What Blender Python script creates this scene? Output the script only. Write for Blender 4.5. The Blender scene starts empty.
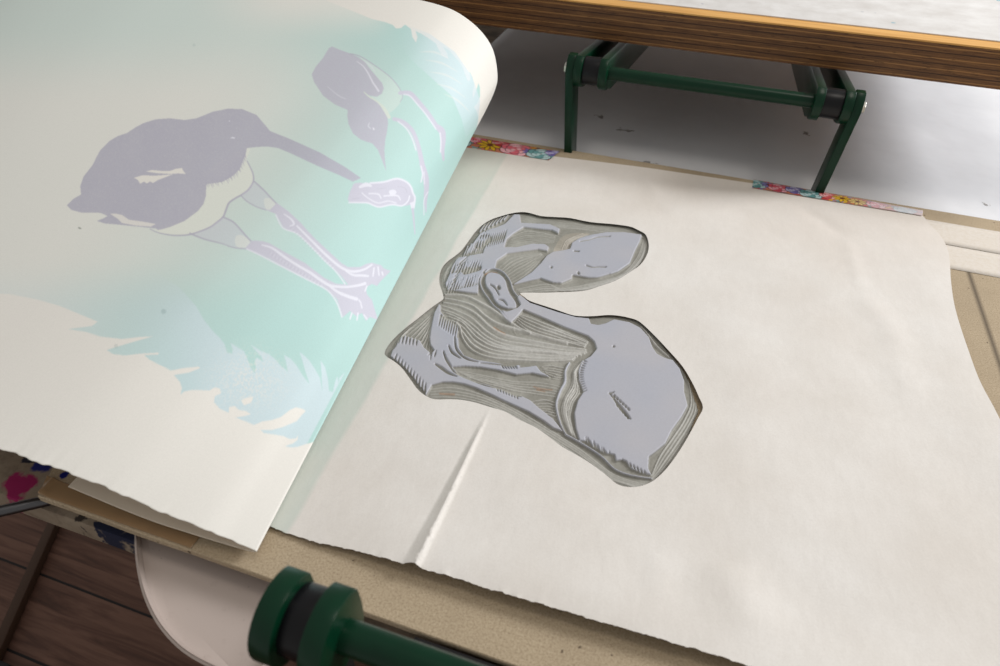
import bpy, bmesh, math, random
import numpy as np
from mathutils import Vector, Matrix
from mathutils.geometry import delaunay_2d_cdt

# ------------------------------------------------------------------ camera
# The block board is the plane z = 0, x runs along its front edge, y goes away
# from the viewer. The camera stands 40 cm above the board.
H = 0.40
F = 666.7
RW = np.array([[0.94749645, 0.22322316, -0.22895828],
               [0.31918498, -0.61707397, 0.71926397],
               [0.01927218, -0.75458011, -0.65592488]])
CAM = np.array([0.0, 0.0, H])
sc = bpy.context.scene
cd = bpy.data.cameras.new('camera')
cam = bpy.data.objects.new('camera', cd)
sc.collection.objects.link(cam)
cam.matrix_world = Matrix([[RW[i][0], -RW[i][1], -RW[i][2], CAM[i]] for i in range(3)] + [[0, 0, 0, 1]])
cd.sensor_width = 36
cd.lens = F * 36 / 1000
cd.clip_start = 0.01
cd.dof.use_dof = True
cd.dof.focus_distance = 0.62
cd.dof.aperture_fstop = 9.0
sc.camera = cam

# ------------------------------------------------------------------ light
sc.view_settings.view_transform = 'Standard'
sc.view_settings.look = 'None'
sc.view_settings.gamma = 1
sc.view_settings.use_curve_mapping = False
sc.view_settings.exposure = 0.04
world = bpy.data.worlds.new('room_light'); sc.world = world
world.use_nodes = True
bg = world.node_tree.nodes['Background']
bg.inputs[0].default_value = (1.0, 0.975, 0.94, 1)
bg.inputs[1].default_value = 0.40

def area(name, loc, target, size, power, col, sizey=None):
    ld = bpy.data.lights.new(name, 'AREA'); ld.energy = power; ld.color = col
    ld.shape = 'RECTANGLE'; ld.size = size; ld.size_y = sizey or size
    o = bpy.data.objects.new(name, ld); sc.collection.objects.link(o)
    o.location = loc
    o.rotation_euler = (Vector(target) - Vector(loc)).to_track_quat('-Z', 'Y').to_euler()
    return o
area('window_light', (2.15, 1.75, 1.60), (0.05, 0.6, 0.0), 0.9, 72, (0.975, 0.985, 1.0), 0.9)
area('ceiling_light', (0.5, 0.6, 2.3), (0.0, 0.4, 0.0), 0.6, 8, (1.0, 0.93, 0.84), 0.6)

# ------------------------------------------------------------------ helpers
def ray(px, py): return RW @ np.array([px - 500, py - 333, F])
def onz(px, py, z=0.0):
    d = ray(px, py); return CAM + d * ((z - H) / d[2])
def ony(px, py, y):
    d = ray(px, py); return CAM + d * (y / d[1])
def prj(P):
    q = (np.asarray(P) - CAM) @ RW
    return q[..., 0] / q[..., 2] * F + 500, q[..., 1] / q[..., 2] * F + 333
def lin(c):
    c = np.asarray(c, float) / 255.0
    return np.where(c <= 0.04045, c / 12.92, ((c + 0.055) / 1.055) ** 2.4)
def L4(c): return tuple(float(v) for v in lin(c)) + (1.0,)

def smooth(pts, n=6, closed=False):
    P = np.array(pts, float); N = len(P); out = []
    rng = range(N) if closed else range(N - 1)
    for i in rng:
        if closed: a, b, c, d = P[i - 1], P[i], P[(i + 1) % N], P[(i + 2) % N]
        else: a, b, c, d = P[max(i - 1, 0)], P[i], P[i + 1], P[min(i + 2, N - 1)]
        for k in range(n):
            t = k / n
            out.append(0.5 * (2 * b + (c - a) * t + (2 * a - 5 * b + 4 * c - d) * t * t + (3 * b - a - 3 * c + d) * t ** 3))
    if not closed: out.append(P[-1])
    return np.array(out)

def resample(P, n):
    P = np.asarray(P, float)
    d = np.r_[0, np.cumsum(np.linalg.norm(np.diff(P, axis=0), axis=1))]
    t = np.linspace(0, d[-1], n)
    return np.stack([np.interp(t, d, P[:, k]) for k in range(P.shape[1])], 1)

class Canvas:
    """A printed or cut design: coverage of polygons and strokes, later stored on the vertices of a real surface."""
    def __init__(s, x0, y0, x1, y1, k, base):
        s.x0, s.y0, s.k = x0, y0, k
        s.w, s.h = int((x1 - x0) * k), int((y1 - y0) * k)
        s.a = np.empty((s.h, s.w, len(base))); s.a[:] = base
    def _box(s, P, m=0):
        x0 = max(int((P[:, 0].min() - m - s.x0) * s.k) - 1, 0); x1 = min(int((P[:, 0].max() + m - s.x0) * s.k) + 2, s.w)
        y0 = max(int((P[:, 1].min() - m - s.y0) * s.k) - 1, 0); y1 = min(int((P[:, 1].max() + m - s.y0) * s.k) + 2, s.h)
        if x1 <= x0 or y1 <= y0: return None
        X, Y = np.meshgrid((np.arange(x0, x1) + .5) / s.k + s.x0, (np.arange(y0, y1) + .5) / s.k + s.y0)
        return x0, x1, y0, y1, X, Y
    def mask(s, P):
        P = np.asarray(P, float); b = s._box(P)
        if b is None: return None
        x0, x1, y0, y1, X, Y = b
        ins = np.zeros(X.shape, bool)
        xs, ys = X[0], Y[:, 0]
        A, B = P, np.roll(P, -1, 0)
        for (ax, ay), (bx, by) in zip(A, B):
            if ay == by: continue
            r = np.nonzero((ys > min(ay, by)) & (ys <= max(ay, by)))[0]
            if len(r) == 0: continue
            xc = ax + (ys[r] - ay) * (bx - ax) / (by - ay)
            ins[r] ^= xs[None, :] < xc[:, None]
        return x0, x1, y0, y1, ins.astype(float), X, Y
    def fill(s, P, col, alpha=1.0, n=0):
        if n: P = smooth(P, n, True)
        r = s.mask(P)
        if r is None: return
        x0, x1, y0, y1, m, X, Y = r
        if callable(alpha): m = m * alpha(X, Y)
        else: m = m * alpha
        m = m[..., None]; v = s.a[y0:y1, x0:x1]
        s.a[y0:y1, x0:x1] = v * (1 - m) + np.asarray(col, float) * m
    def stroke(s, P, w, col, alpha=1.0, n=0, mode='mix', soft=0.35):
        P = np.asarray(P, float)
        if n: P = smooth(P, n)
        W = np.interp(np.linspace(0, 1, len(P)), np.linspace(0, 1, len(np.atleast_1d(w))), np.atleast_1d(w)) if np.ndim(w) else np.full(len(P), w)
        b = s._box(P, W.max() + 1)
        if b is None: return
        x0, x1, y0, y1, X, Y = b
        cov = np.zeros(X.shape)
        for i in range(len(P) - 1):
            q = s._box(P[i:i + 2], W.max() + 1)
            if q is None: continue
            a0, a1, c0, c1, XX, YY = q
            d = P[i + 1] - P[i]; l2 = d @ d + 1e-9
            t = np.clip(((XX - P[i, 0]) * d[0] + (YY - P[i, 1]) * d[1]) / l2, 0, 1)
            dist = np.hypot(XX - P[i, 0] - t * d[0], YY - P[i, 1] - t * d[1])
            ww = W[i] + (W[i + 1] - W[i]) * t
            if mode == 'mix': cc = np.clip((ww / 2 - dist) / soft + .5, 0, 1)
            else: cc = np.exp(-(dist / (ww / 2 + 1e-6)) ** 2)
            sub = cov[c0 - y0:c1 - y0, a0 - x0:a1 - x0]; np.maximum(sub, cc, out=sub)
        m = (cov * alpha)[..., None]; v = s.a[y0:y1, x0:x1]
        if mode == 'add': s.a[y0:y1, x0:x1] = v + np.asarray(col, float) * m
        else: s.a[y0:y1, x0:x1] = v * (1 - m) + np.asarray(col, float) * m
    def blur(s, r):
        for ax in (0, 1):
            acc = s.a.copy(); 
            for k in range(1, r + 1): acc += np.roll(s.a, k, ax) + np.roll(s.a, -k, ax)
            s.a = acc / (2 * r + 1)
    def sample(s, px, py):
        u = np.clip((px - s.x0) * s.k - .5, 0, s.w - 1.001); v = np.clip((py - s.y0) * s.k - .5, 0, s.h - 1.001)
        i, j = u.astype(int), v.astype(int); fu, fv = (u - i)[..., None], (v - j)[..., None]
        A = s.a
        return (A[j, i] * (1 - fu) + A[j, i + 1] * fu) * (1 - fv) + (A[j + 1, i] * (1 - fu) + A[j + 1, i + 1] * fu) * fv

# value noise on arrays
def vnoise(x, y, seed=0):
    xi, yi = np.floor(x).astype(np.int64), np.floor(y).astype(np.int64); fx, fy = x - xi, y - yi
    fx = fx * fx * (3 - 2 * fx); fy = fy * fy * (3 - 2 * fy)
    def h(a, b):
        n = (a * 374761393 + b * 668265263 + seed * 974634777) & 0xffffffff
        n = ((n ^ (n >> 13)) * 1274126177) & 0xffffffff
        return ((n ^ (n >> 16)) & 0xffff) / 65535.0
    return (h(xi, yi) * (1 - fx) + h(xi + 1, yi) * fx) * (1 - fy) + (h(xi, yi + 1) * (1 - fx) + h(xi + 1, yi + 1) * fx) * fy

# ---- objects
def link(name, me, mats, parent=None):
    o = bpy.data.objects.new(name, me); sc.collection.objects.link(o)
    for m in (mats if isinstance(mats, (list, tuple)) else [mats]): me.materials.append(m)
    if parent is not None: o.parent = parent
    return o
def tag(o, label=None, cat=None, group=None, kind=None):
    if label: o['label'] = label
    if cat: o['category'] = cat
    if group: o['group'] = group
    if kind: o['kind'] = kind
    return o
def empty(name, loc, label, cat, rz=0, group=None):
    o = bpy.data.objects.new(name, None); sc.collection.objects.link(o)
    o.location = loc; o.rotation_euler = (0, 0, rz); o.empty_display_size = .02
    return tag(o, label, cat, group)
def mesh_from_bm(bm, name, smooth_deg=None):
    bmesh.ops.recalc_face_normals(bm, faces=bm.faces[:])
    me = bpy.data.meshes.new(name); bm.to_mesh(me); bm.free()
    if smooth_deg is not None:
        me.shade_smooth(); me.set_sharp_from_angle(angle=math.radians(smooth_deg))
    return me
def box_bm(bm, c, s, bev=0.0, seg=2, rot=None):
    r = bmesh.ops.create_cube(bm, size=1.0); vs = r['verts']
    for v in vs: v.co = Vector((v.co.x * s[0], v.co.y * s[1], v.co.z * s[2]))
    if bev:
        es = list({e for v in vs for e in v.link_edges})
        q = bmesh.ops.bevel(bm, geom=es, offset=bev, segments=seg, profile=.6, affect='EDGES')
        vs = list({v for f in q['faces'] for v in f.verts} | {v for v in vs if v.is_valid})
    M = Matrix.Translation(c) @ (rot or Matrix())
    for v in vs: v.co = M @ v.co
    return vs
def cyl_bm(bm, p0, p1, r, n=32, r2=None, bev=0.0):
    p0, p1 = Vector(p0), Vector(p1); d = p1 - p0
    q = bmesh.ops.create_cone(bm, cap_ends=True, segments=n, radius1=r, radius2=r if r2 is None else r2, depth=d.length)
    vs = q['verts']
    if bev:
        es = [e for e in {e for v in vs for e in v.link_edges} if len(e.link_faces) == 2 and any(len(f.verts) > 4 for f in e.link_faces)]
        w = bmesh.ops.bevel(bm, geom=es, offset=bev, segments=3, profile=.5, affect='EDGES')
        vs = list({v for f in w['faces'] for v in f.verts} | {v for v in vs if v.is_valid})
    M = Matrix.Translation((p0 + p1) / 2) @ d.to_track_quat('Z', 'Y').to_matrix().to_4x4()
    for v in vs: v.co = M @ v.co
def plate_bm(bm, outline_yz, x0, x1, bev=.0008):
    vs = [bm.verts.new((x0, y, z)) for y, z in outline_yz]
    f = bm.faces.new(vs)
    r = bmesh.ops.extrude_face_region(bm, geom=[f])
    nv = [g for g in r['geom'] if isinstance(g, bmesh.types.BMVert)]
    for v in nv: v.co.x = x1
    caps = [f] + [g for g in r['geom'] if isinstance(g, bmesh.types.BMFace)]
    es = list({e for c in caps if c.is_valid for e in c.edges})
    if bev: bmesh.ops.bevel(bm, geom=es, offset=bev, segments=2, profile=.5, affect='EDGES')

def grid_mesh(name, P, keep=None, attr=None, flip=False):
    """P: (nu, nv, 3) positions; attr: (nu, nv, 3) linear colours stored as the colour attribute 'ink'."""
    nu, nv = P.shape[:2]
    I = np.arange(nu * nv).reshape(nu, nv)
    q = np.stack([I[:-1, :-1], I[1:, :-1], I[1:, 1:], I[:-1, 1:]], -1).reshape(-1, 4)
    if flip: q = q[:, ::-1]
    if keep is not None:
        k = keep.reshape(-1); q = q[k[q].any(1)]
        used = np.zeros(nu * nv, bool); used[q.reshape(-1)] = True
        remap = np.cumsum(used) - 1; q = remap[q]
        V = P.reshape(-1, 3)[used]; C = attr.reshape(-1, 3)[used] if attr is not None else None
    else:
        V = P.reshape(-1, 3); C = attr.reshape(-1, 3) if attr is not None else None
    me = bpy.data.meshes.new(name)
    me.vertices.add(len(V)); me.vertices.foreach_set('co', V.astype(np.float32).ravel())
    me.loops.add(q.size); me.loops.foreach_set('vertex_index', q.astype(np.int32).ravel())
    me.polygons.add(len(q)); me.polygons.foreach_set('loop_start', np.arange(0, q.size, 4, dtype=np.int32))
    me.update(calc_edges=True); me.shade_smooth()
    if C is not None:
        ca = me.color_attributes.new('ink', 'FLOAT_COLOR', 'POINT')
        ca.data.foreach_set('color', np.c_[C, np.ones(len(C))].astype(np.float32).ravel())
    return me

# ---- materials
class Mat:
    def __init__(s, name, col=(200, 200, 200), rough=.6, spec=.5, metal=0.0):
        s.m = bpy.data.materials.new(name); s.m.use_nodes = True
        s.t = s.m.node_tree; s.b = s.t.nodes['Principled BSDF']
        s.b.inputs['Base Color'].default_value = L4(col)
        s.b.inputs['Roughness'].default_value = rough
        s.b.inputs['Specular IOR Level'].default_value = spec
        s.b.inputs['Metallic'].default_value = metal
    def n(s, typ, **kw):
        nd = s.t.nodes.new(typ)
        for k, v in kw.items():
            if k in nd.inputs.keys(): nd.inputs[k].default_value = v
            else: setattr(nd, k, v)
        return nd
    def l(s, a, b): s.t.links.new(a, b)
    def pos(s):
        if not hasattr(s, '_p'): s._p = s.n('ShaderNodeNewGeometry').outputs['Position']
        return s._p
    def obj(s):
        if not hasattr(s, '_o'): s._o = s.n('ShaderNodeTexCoord').outputs['Object']
        return s._o
    def mapping(s, v, scale=(1, 1, 1), loc=(0, 0, 0)):
        m = s.n('ShaderNodeMapping'); m.inputs['Scale'].default_value = scale; m.inputs['Location'].default_value = loc
        s.l(v, m.inputs['Vector']); return m.outputs[0]
    def noise(s, v, scale, detail=4, rough=.55, dist=0):
        q = s.n('ShaderNodeTexNoise'); q.inputs['Scale'].default_value = scale; q.inputs['Detail'].default_value = detail
        q.inputs['Roughness'].default_value = rough; q.inputs['Distortion'].default_value = dist
        s.l(v, q.inputs['Vector']); return q.outputs['Fac']
    def ramp(s, f, stops):
        r = s.n('ShaderNodeValToRGB'); e = r.color_ramp.elements
        while len(e) < len(stops): e.new(.5)
        for i, (p, c) in enumerate(stops):
            e[i].position = p; e[i].color = L4(c) if np.ndim(c) else (c, c, c, 1)
        s.l(f, r.inputs[0]); return r.outputs[0]
    def mix(s, f, a, b, mode='MIX'):
        m = s.n('ShaderNodeMix'); m.data_type = 'RGBA'; m.blend_type = mode
        for v, i in ((f, 0), (a, 6), (b, 7)):
            if hasattr(v, 'links'): s.l(v, m.inputs[i])
            elif i == 0: m.inputs[0].default_value = v
            else: m.inputs[i].default_value = L4(v)
        return m.outputs[2]
    def math(s, op, a, b=0.0, c=None):
        m = s.n('ShaderNodeMath'); m.operation = op
        for i, v in enumerate((a, b) if c is None else (a, b, c)):
            if hasattr(v, 'links'): s.l(v, m.inputs[i])
            else: m.inputs[i].default_value = v
        return m.outputs[0]
    def sep(s, v):
        x = s.n('ShaderNodeSeparateXYZ'); s.l(v, x.inputs[0]); return x.outputs
    def base(s, c): s.l(c, s.b.inputs['Base Color'])
    def bump(s, h, strength=.2, dist=.001):
        b = s.n('ShaderNodeBump'); b.inputs['Strength'].default_value = strength; b.inputs['Distance'].default_value = dist
        s.l(h, b.inputs['Height']); s.l(b.outputs[0], s.b.inputs['Normal'])
    def blob(s, x, y, r, seed=0.0, irr=.5):
        """a stain with an irregular outline around (x, y), radius r"""
        v = s.n('ShaderNodeVectorMath'); v.operation = 'SUBTRACT'; s.l(s.pos(), v.inputs[0]); v.inputs[1].default_value = (x, y, 0)
        xyz = s.sep(v.outputs[0])
        d = s.math('SQRT', s.math('ADD', s.math('MULTIPLY', xyz[0], xyz[0]), s.math('MULTIPLY', xyz[1], xyz[1])))
        nz = s.noise(s.mapping(s.pos(), loc=(seed, seed * 2, 0)), 1.1 / r, 3)
        dd = s.math('ADD', s.math('DIVIDE', d, r), s.math('MULTIPLY', s.math('SUBTRACT', nz, .5), irr * 4))
        return s.ramp(dd, [(.42, 1.0), (.62, 0.0)])
    def line(s, p, q):
        """signed distance from the line p-q in the xy plane"""
        d = np.array(q[:2]) - np.array(p[:2]); d = d / np.linalg.norm(d); nx, ny = -d[1], d[0]
        xyz = s.sep(s.pos())
        return s.math('ADD', s.math('MULTIPLY', xyz[0], float(nx)), s.math('MULTIPLY_ADD', xyz[1], float(ny), float(-(nx * p[0] + ny * p[1]))))

def m_chipboard(name, tint=(1, 1, 1)):
    m = Mat(name, rough=.85, spec=.2)
    a = m.noise(m.pos(), 700, 6, .8); b = m.noise(m.pos(), 26, 3)
    c = m.ramp(a, [(.32, (132, 114, 92)), (.48, (178, 160, 134)), (.60, (190, 174, 148)), (.74, (212, 198, 174))])
    c = m.mix(m.ramp(b, [(.35, 0.0), (.75, .35)]), c, (150, 134, 112))
    sp = m.noise(m.pos(), 170, 2, .4)
    c = m.mix(m.ramp(sp, [(.73, 0.0), (.77, .8)]), c, (70, 55, 42))
    m.base(c); m.bump(a, .12, .0003)
    return m, c
WOODEN = {}
# newsprint / papers
m_news = Mat('newsprint', rough=.9, spec=.15)
m_sheet = Mat('printed_paper', rough=.62, spec=.3)
a = m_sheet.n('ShaderNodeAttribute'); a.attribute_name = 'ink'
gr = m_sheet.noise(m_sheet.pos(), 900, 3, .6)
m_sheet.base(m_sheet.mix(m_sheet.ramp(gr, [(.3, .07), (.7, 0.0)]), a.outputs['Color'], (120, 120, 120)))
m_sheet.bump(gr, .10, .0004)
m_plain = Mat('paper_back', (232, 220, 202), .8, .2)  # back of the white sheet, tinted to paint in brown bounce light
m_green = Mat('green_enamel', (18, 72, 50), .3, .25)
nz = m_green.noise(m_green.obj(), 60, 4)
m_green.base(m_green.mix(m_green.ramp(nz, [(.35, 0.0), (.75, .5)]), (2, 46, 27), (2, 34, 21)))
m_black = Mat('black_nylon', (8, 8, 12), .35, .3)
m_blacksteel = Mat('black_steel', (18, 17, 18), .45, .4)
m_steel = Mat('steel', (96, 96, 98), .35, .5, 1.0)
m_zinc = Mat('zinc', (190, 188, 180), .3, .5, 1.0)

# ------------------------------------------------------------------ floor and bench
FLOOR = -0.76
BZ = -0.030
m = Mat('plank_floor', rough=.6, spec=.3)
x, y, z = m.sep(m.pos())
pl = m.math('FLOOR', m.math('DIVIDE', m.math('SUBTRACT', y, .338), .125))
fr = m.math('FRACT', m.math('DIVIDE', m.math('SUBTRACT', y, .338), .125))
off = m.n('ShaderNodeCombineXYZ'); m.l(m.math('MULTIPLY', pl, 3.7), off.inputs[0]); m.l(m.math('MULTIPLY', pl, 1.3), off.inputs[2])
v = m.n('ShaderNodeVectorMath'); v.operation = 'ADD'; m.l(m.pos(), v.inputs[0]); m.l(off.outputs[0], v.inputs[1])
g1 = m.noise(m.mapping(v.outputs[0], (2.0, 28, 1)), 2.2, 6, .6, .8)
c = m.ramp(g1, [(.25, (54, 35, 27)), (.45, (92, 63, 51)), (.6, (114, 83, 69)), (.8, (98, 66, 50))])
c = m.mix(m.ramp(m.noise(m.pos(), 3.2, 2), [(.4, 0.0), (.7, .5)]), c, (60, 44, 40))
c = m.mix(m.ramp(fr, [(.0, 1.0), (.028, 1.0), (.04, 0.0)]), c, (16, 10, 8))
m.base(c); m.bump(g1, .3, .002)
bm = bmesh.new(); box_bm(bm, (0.1, 1.0, FLOOR - .02), (5.0, 4.6, .04))
tag(link('floor', mesh_from_bm(bm, 'floor'), m.m), kind='structure')

# ink-stained bench
m = Mat('stained_bench', rough=.75, spec=.3)
n1 = m.noise(m.pos(), 14, 5, .6); n2 = m.noise(m.pos(), 90, 4, .7)
c = m.ramp(n1, [(.3, (92, 80, 68)), (.5, (140, 124, 106)), (.7, (160, 146, 128))])
c = m.mix(m.ramp(n2, [(.5, 0.0), (.72, .5)]), c, (84, 72, 62))
def st(px, py, r, col, seed, c, irr=.5):
    p = onz(px, py, BZ); return m.mix(m.blob(p[0], p[1], r, seed, irr), c, col)
c = st(14, 490, .020, (150, 18, 84), 1.0, c); c = st(30, 482, .012, (150, 18, 84), 2.0, c, .3)
c = st(112, 530, .016, (28, 34, 58), 3.0, c); c = st(128, 542, .014, (26, 32, 56), 4.0, c, .6); c = st(100, 526, .008, (26, 32, 56), 7.0, c, .6)
c = st(44, 464, .014, (16, 26, 110), 5.0, c, .3); c = st(30, 458, .010, (34, 34, 48), 6.0, c, .4)
c = st(82, 517, .006, (60, 52, 46), 8.0, c, .6)
m.base(c); m.bump(n2, .2, .001)
bench = empty('workbench', (0, .9, FLOOR), 'ink stained brown workbench under the whole print set-up', 'bench')
def part(name, bm, mat, parent, deg=30):
    o = link(name, mesh_from_bm(bm, name, deg), mat, parent)
    o.matrix_parent_inverse = parent_inv(parent); return o
def parent_inv(p):
    M = Matrix.Identity(4)
    q = p; 
    while q is not None:
        M = (Matrix.Translation(q.location) @ q.rotation_euler.to_matrix().to_4x4() if q.type == 'EMPTY' else Matrix.Identity(4)) @ M
        q = q.parent
    return M.inverted()
bm = bmesh.new(); box_bm(bm, (.14, 1.0085, BZ - .011), (1.40, 1.683, .022), .002)
part('bench_top', bm, m.m, bench)
m_leg = Mat('painted_leg', (70, 52, 40), .6)
for lx in (-.5, .78):
    for ly in (.62, 1.78):
        bm = bmesh.new(); box_bm(bm, (lx, ly, (FLOOR + BZ - .022) / 2), (.06, .06, BZ - .022 - FLOOR), .003)
        part('leg', bm, m_leg.m, bench)

# white cover paper on the far side of the bench
m = Mat('white_cover', rough=.75, spec=.25)
n1 = m.noise(m.pos(), 5, 4, .5); n2 = m.noise(m.pos(), 160, 4, .7)
c = m.ramp(n1, [(.3, (216, 217, 220)), (.7, (234, 235, 238))])
c = m.mix(m.ramp(n2, [(.68, 0.0), (.78, .25)]), c, (150, 148, 150))
for px, py, r, sd in ((622, 130, .010, 1.), (600, 118, .007, 2.), (805, 134, .006, 3.), (985, 205, .004, 4.), (650, 165, .008, 5.)):
    p = onz(px, py, BZ); c = m.mix(m.math('MULTIPLY', m.blob(p[0], p[1], r * 1.4, sd, 1.0), .75), c, (110, 104, 96))
m.base(c); m.bump(m.noise(m.pos(), 9, 3), .3, .01)
nx, ny = 60, 50
X, Y = np.meshgrid(np.linspace(-.442, .83, nx), np.linspace(.70, 1.83, ny), indexing='ij')
Z = BZ + .0006 + .0012 * vnoise(X * 9, Y * 9, 3)
me = grid_mesh('cover', np.stack([X, Y, Z], -1))
o = link('cover_paper', me, m.m); sm = o.modifiers.new('thick', 'SOLIDIFY'); sm.thickness = .0005; sm.offset = -1
tag(o, 'large white paper cover lying on the bench below the plywood', 'paper')

# ------------------------------------------------------------------ boards
mb, cb = m_chipboard('chipboard')
p1, p2 = onz(967, 268), onz(1000, 365)
ln = mb.ramp(mb.math('ABSOLUTE', mb.math('SUBTRACT', mb.sep(mb.pos())[0], .2906)), [(0.0, 1.0), (.0003, 1.0), (.0006, 0.0)])
ylim = mb.math('LESS_THAN', mb.sep(mb.pos())[1], .735)
cc = mb.mix(mb.math('MULTIPLY', mb.math('MULTIPLY', ln, ylim), .75), cb, (60, 52, 46))
p = onz(64, 475)
cc = mb.mix(mb.blob(p[0], p[1], .006, 2.5, .3), cc, (14, 22, 110))
mb.base(cc)
def slab(name, outline, z0, z1, mat, bev=.0006):
    bm = bmesh.new(); vs = [bm.verts.new((x, y, z0)) for x, y in outline]; f = bm.faces.new(vs)
    r = bmesh.ops.extrude_face_region(bm, geom=[f])
    for g in r['geom']:
        if isinstance(g, bmesh.types.BMVert): g.co.z = z1
    if bev: bmesh.ops.bevel(bm, geom=bm.edges[:], offset=bev, segments=1, affect='EDGES')
    return link(name, mesh_from_bm(bm, name, 30), mat)
lf, l2 = onz(37, 496)[:2], onz(51, 470.5)[:2]
seam = .7465
l3 = l2 + (np.array(l2) - lf) * 2.0
front = [(lf[0], lf[1])]
rnd = random.Random(2)
for i in range(1, 40):
    front.append((lf[0] + i * (.62 - lf[0]) / 40, .1622 + rnd.uniform(-.0003, .0003)))
outl = front + [(.62, .1622), (.62, seam - .0006), (-.45, seam - .0006), (float(l3[0]), float(l3[1])), (float(l2[0]), float(l2[1]))]
o = slab('base_board', outl, -.006, 0, mb.m)
tag(o, 'brown chipboard base board under the newsprint', 'board')
mb2, cb2 = m_chipboard('chipboard_strip'); mb2.base(cb2)
o = slab('board_strip', [(-.45, seam + .0006), (.62, seam + .0006), (.62, .826), (-.45, .826)], -.006, 0, mb2.m)
tag(o, 'narrow brown chipboard strip along the far edge of the base board', 'board')
# packers that carry the boards on the bench
for nm, yy, lab in (('packing_batten', .25, 'wooden batten under the near part of the base board'), ('packing_batten', .787, 'wooden batten under the far chipboard strip')):
    bm = bmesh.new(); box_bm(bm, (.06, yy, (BZ - .006) / 2), (.86, .06, -.006 - BZ), .001)
    tag(link(nm, mesh_from_bm(bm, nm, 30), m_leg.m), lab, 'batten', 'battens under the boards')
# white paper tape along the seam
m_tape = Mat('white_paper_tape', (226, 222, 216), .8, .2)
nz = m_tape.noise(m_tape.pos(), 260, 4, .7)
m_tape.base(m_tape.mix(m_tape.ramp(nz, [(.35, .35), (.6, 0.0)]), (222, 214, 204), (204, 190, 168))); m_tape.bump(nz, .2, .0004)
for y0, y1, lab in ((seam + .0006, .798, 'white paper tape strip on the far side of the dark board seam'), (.697, seam - .0006, 'white paper tape strip on the near side of the dark board seam')):
    n = 80; xs = np.linspace(.10, .615, n)
    ys = np.linspace(y0, y1, 6)
    X, Y = np.meshgrid(xs, ys, indexing='ij'); Z = .0004 + .00015 * vnoise(X * 60, Y * 60, 4)
    Y = Y + np.where((Y < y0 + 1e-5) | (Y > y1 - 1e-5), .0004 * (vnoise(X * 300, Y * 9, 8) - .5), 0)
    o = link('paper_tape', grid_mesh('paper_tape', np.stack([X, Y, Z], -1)), m_tape.m)
    s_ = o.modifiers.new('thick', 'SOLIDIFY'); s_.thickness = .00025; s_.offset = -1
    tag(o, lab, 'tape', 'white paper tape along the seam')

# ------------------------------------------------------------------ plywood with white top
YP = .90
zb = float(ony(1000, 90, YP)[2]); zt = float(ony(1000, 48.5, YP)[2])
ledge = float(onz(1000, 40, zt)[1]) - YP; ledge *= .72
ply = empty('plywood_board', (.0, 1.2, BZ + .0012), 'thick dark-edged plywood board with a white top behind the green bracket', 'board')
m = Mat('plywood_edge', rough=.5, spec=.4)
x, y, z = m.sep(m.pos())
hh = m.math('DIVIDE', m.math('SUBTRACT', z, zb), zt - zb)
wob = m.noise(m.mapping(m.pos(), (3, 1, 30)), 6, 3)
hv = m.math('ADD', hh, m.math('MULTIPLY', m.math('SUBTRACT', wob, .5), .03))
def band(c, lo, hi, col):
    a_ = m.ramp(m.math('ABSOLUTE', m.math('SUBTRACT', hv, (lo + hi) / 2)), [((hi - lo) / 2 * .7, 1.0), ((hi - lo) / 2 * 1.3, 0.0)])
    return m.mix(a_, c, col)
gn = m.noise(m.mapping(m.pos(), (5, 30, 140)), 5, 6, .7)
c = m.ramp(gn, [(.3, (68, 43, 25)), (.5, (108, 73, 43)), (.7, (144, 102, 60))])
for i, k in enumerate((.07, .20, .33, .46, .60, .74, .87)):
    c = band(c, k - .013, k + .013, (56, 35, 21) if i % 2 else (160, 116, 68))
c = m.mix(m.ramp(m.noise(m.mapping(m.pos(), (14, 1, 160)), 5, 3, .6), [(.62, 0.0), (.70, .85)]), c, (20, 12, 9))
m_edge = m
m.base(c); m.bump(gn, .35, .001)
m_wood = Mat('pale_veneer', rough=.5)
g = m_wood.noise(m_wood.mapping(m_wood.pos(), (3, 60, 60)), 4, 4)
m_wood.base(m_wood.ramp(g, [(.3, (206, 150, 76)), (.7, (236, 184, 108))]))
XL, XR, YE = -.62, .43, 1.62
bm = bmesh.new(); box_bm(bm, ((XL + XR) / 2, (YP + YE) / 2, (zb + zt) / 2 - .001), (XR - XL, YE - YP, zt - zb - .002), .0006)
part('ply_core', bm, m.m, ply)
bm = bmesh.new(); box_bm(bm, ((XL + XR) / 2, (YP + YE) / 2 + .0002, zt - .001), (XR - XL, YE - YP, .002), .0005)
part('top_veneer', bm, m_wood.m, ply)
m = Mat('white_laminate', rough=.6)
n1 = m.noise(m.pos(), 30, 5, .6); n2 = m.noise(m.pos(), 300, 4, .7)
c = m.ramp(n1, [(.3, (206, 202, 198)), (.7, (226, 224, 222))])
c = m.mix(m.ramp(n2, [(.62, 0.0), (.75, .45)]), c, (150, 145, 142))
for px, py, r, sd, col in ((893, 24, .0045, 1., (140, 178, 190)), (862, 13, .003, 2., (150, 158, 165)), (1000, 2, .008, 3., (120, 170, 178)), (702, 5, .003, 4., (150, 150, 165)), (875, 14, .002, 5., (140, 150, 160))):
    p = onz(px, py, zt); c = m.mix(m.math('MULTIPLY', m.blob(p[0], p[1], r, sd, .25), .8), c, col)
m.base(c); m.bump(n2, .15, .0005)
bm = bmesh.new(); box_bm(bm, ((XL + XR) / 2, (YP + ledge + YE) / 2, zt + .0007), (XR - XL - .002, YE - YP - ledge, .0014), .0003)
part('white_top', bm, m.m, ply)
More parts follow.
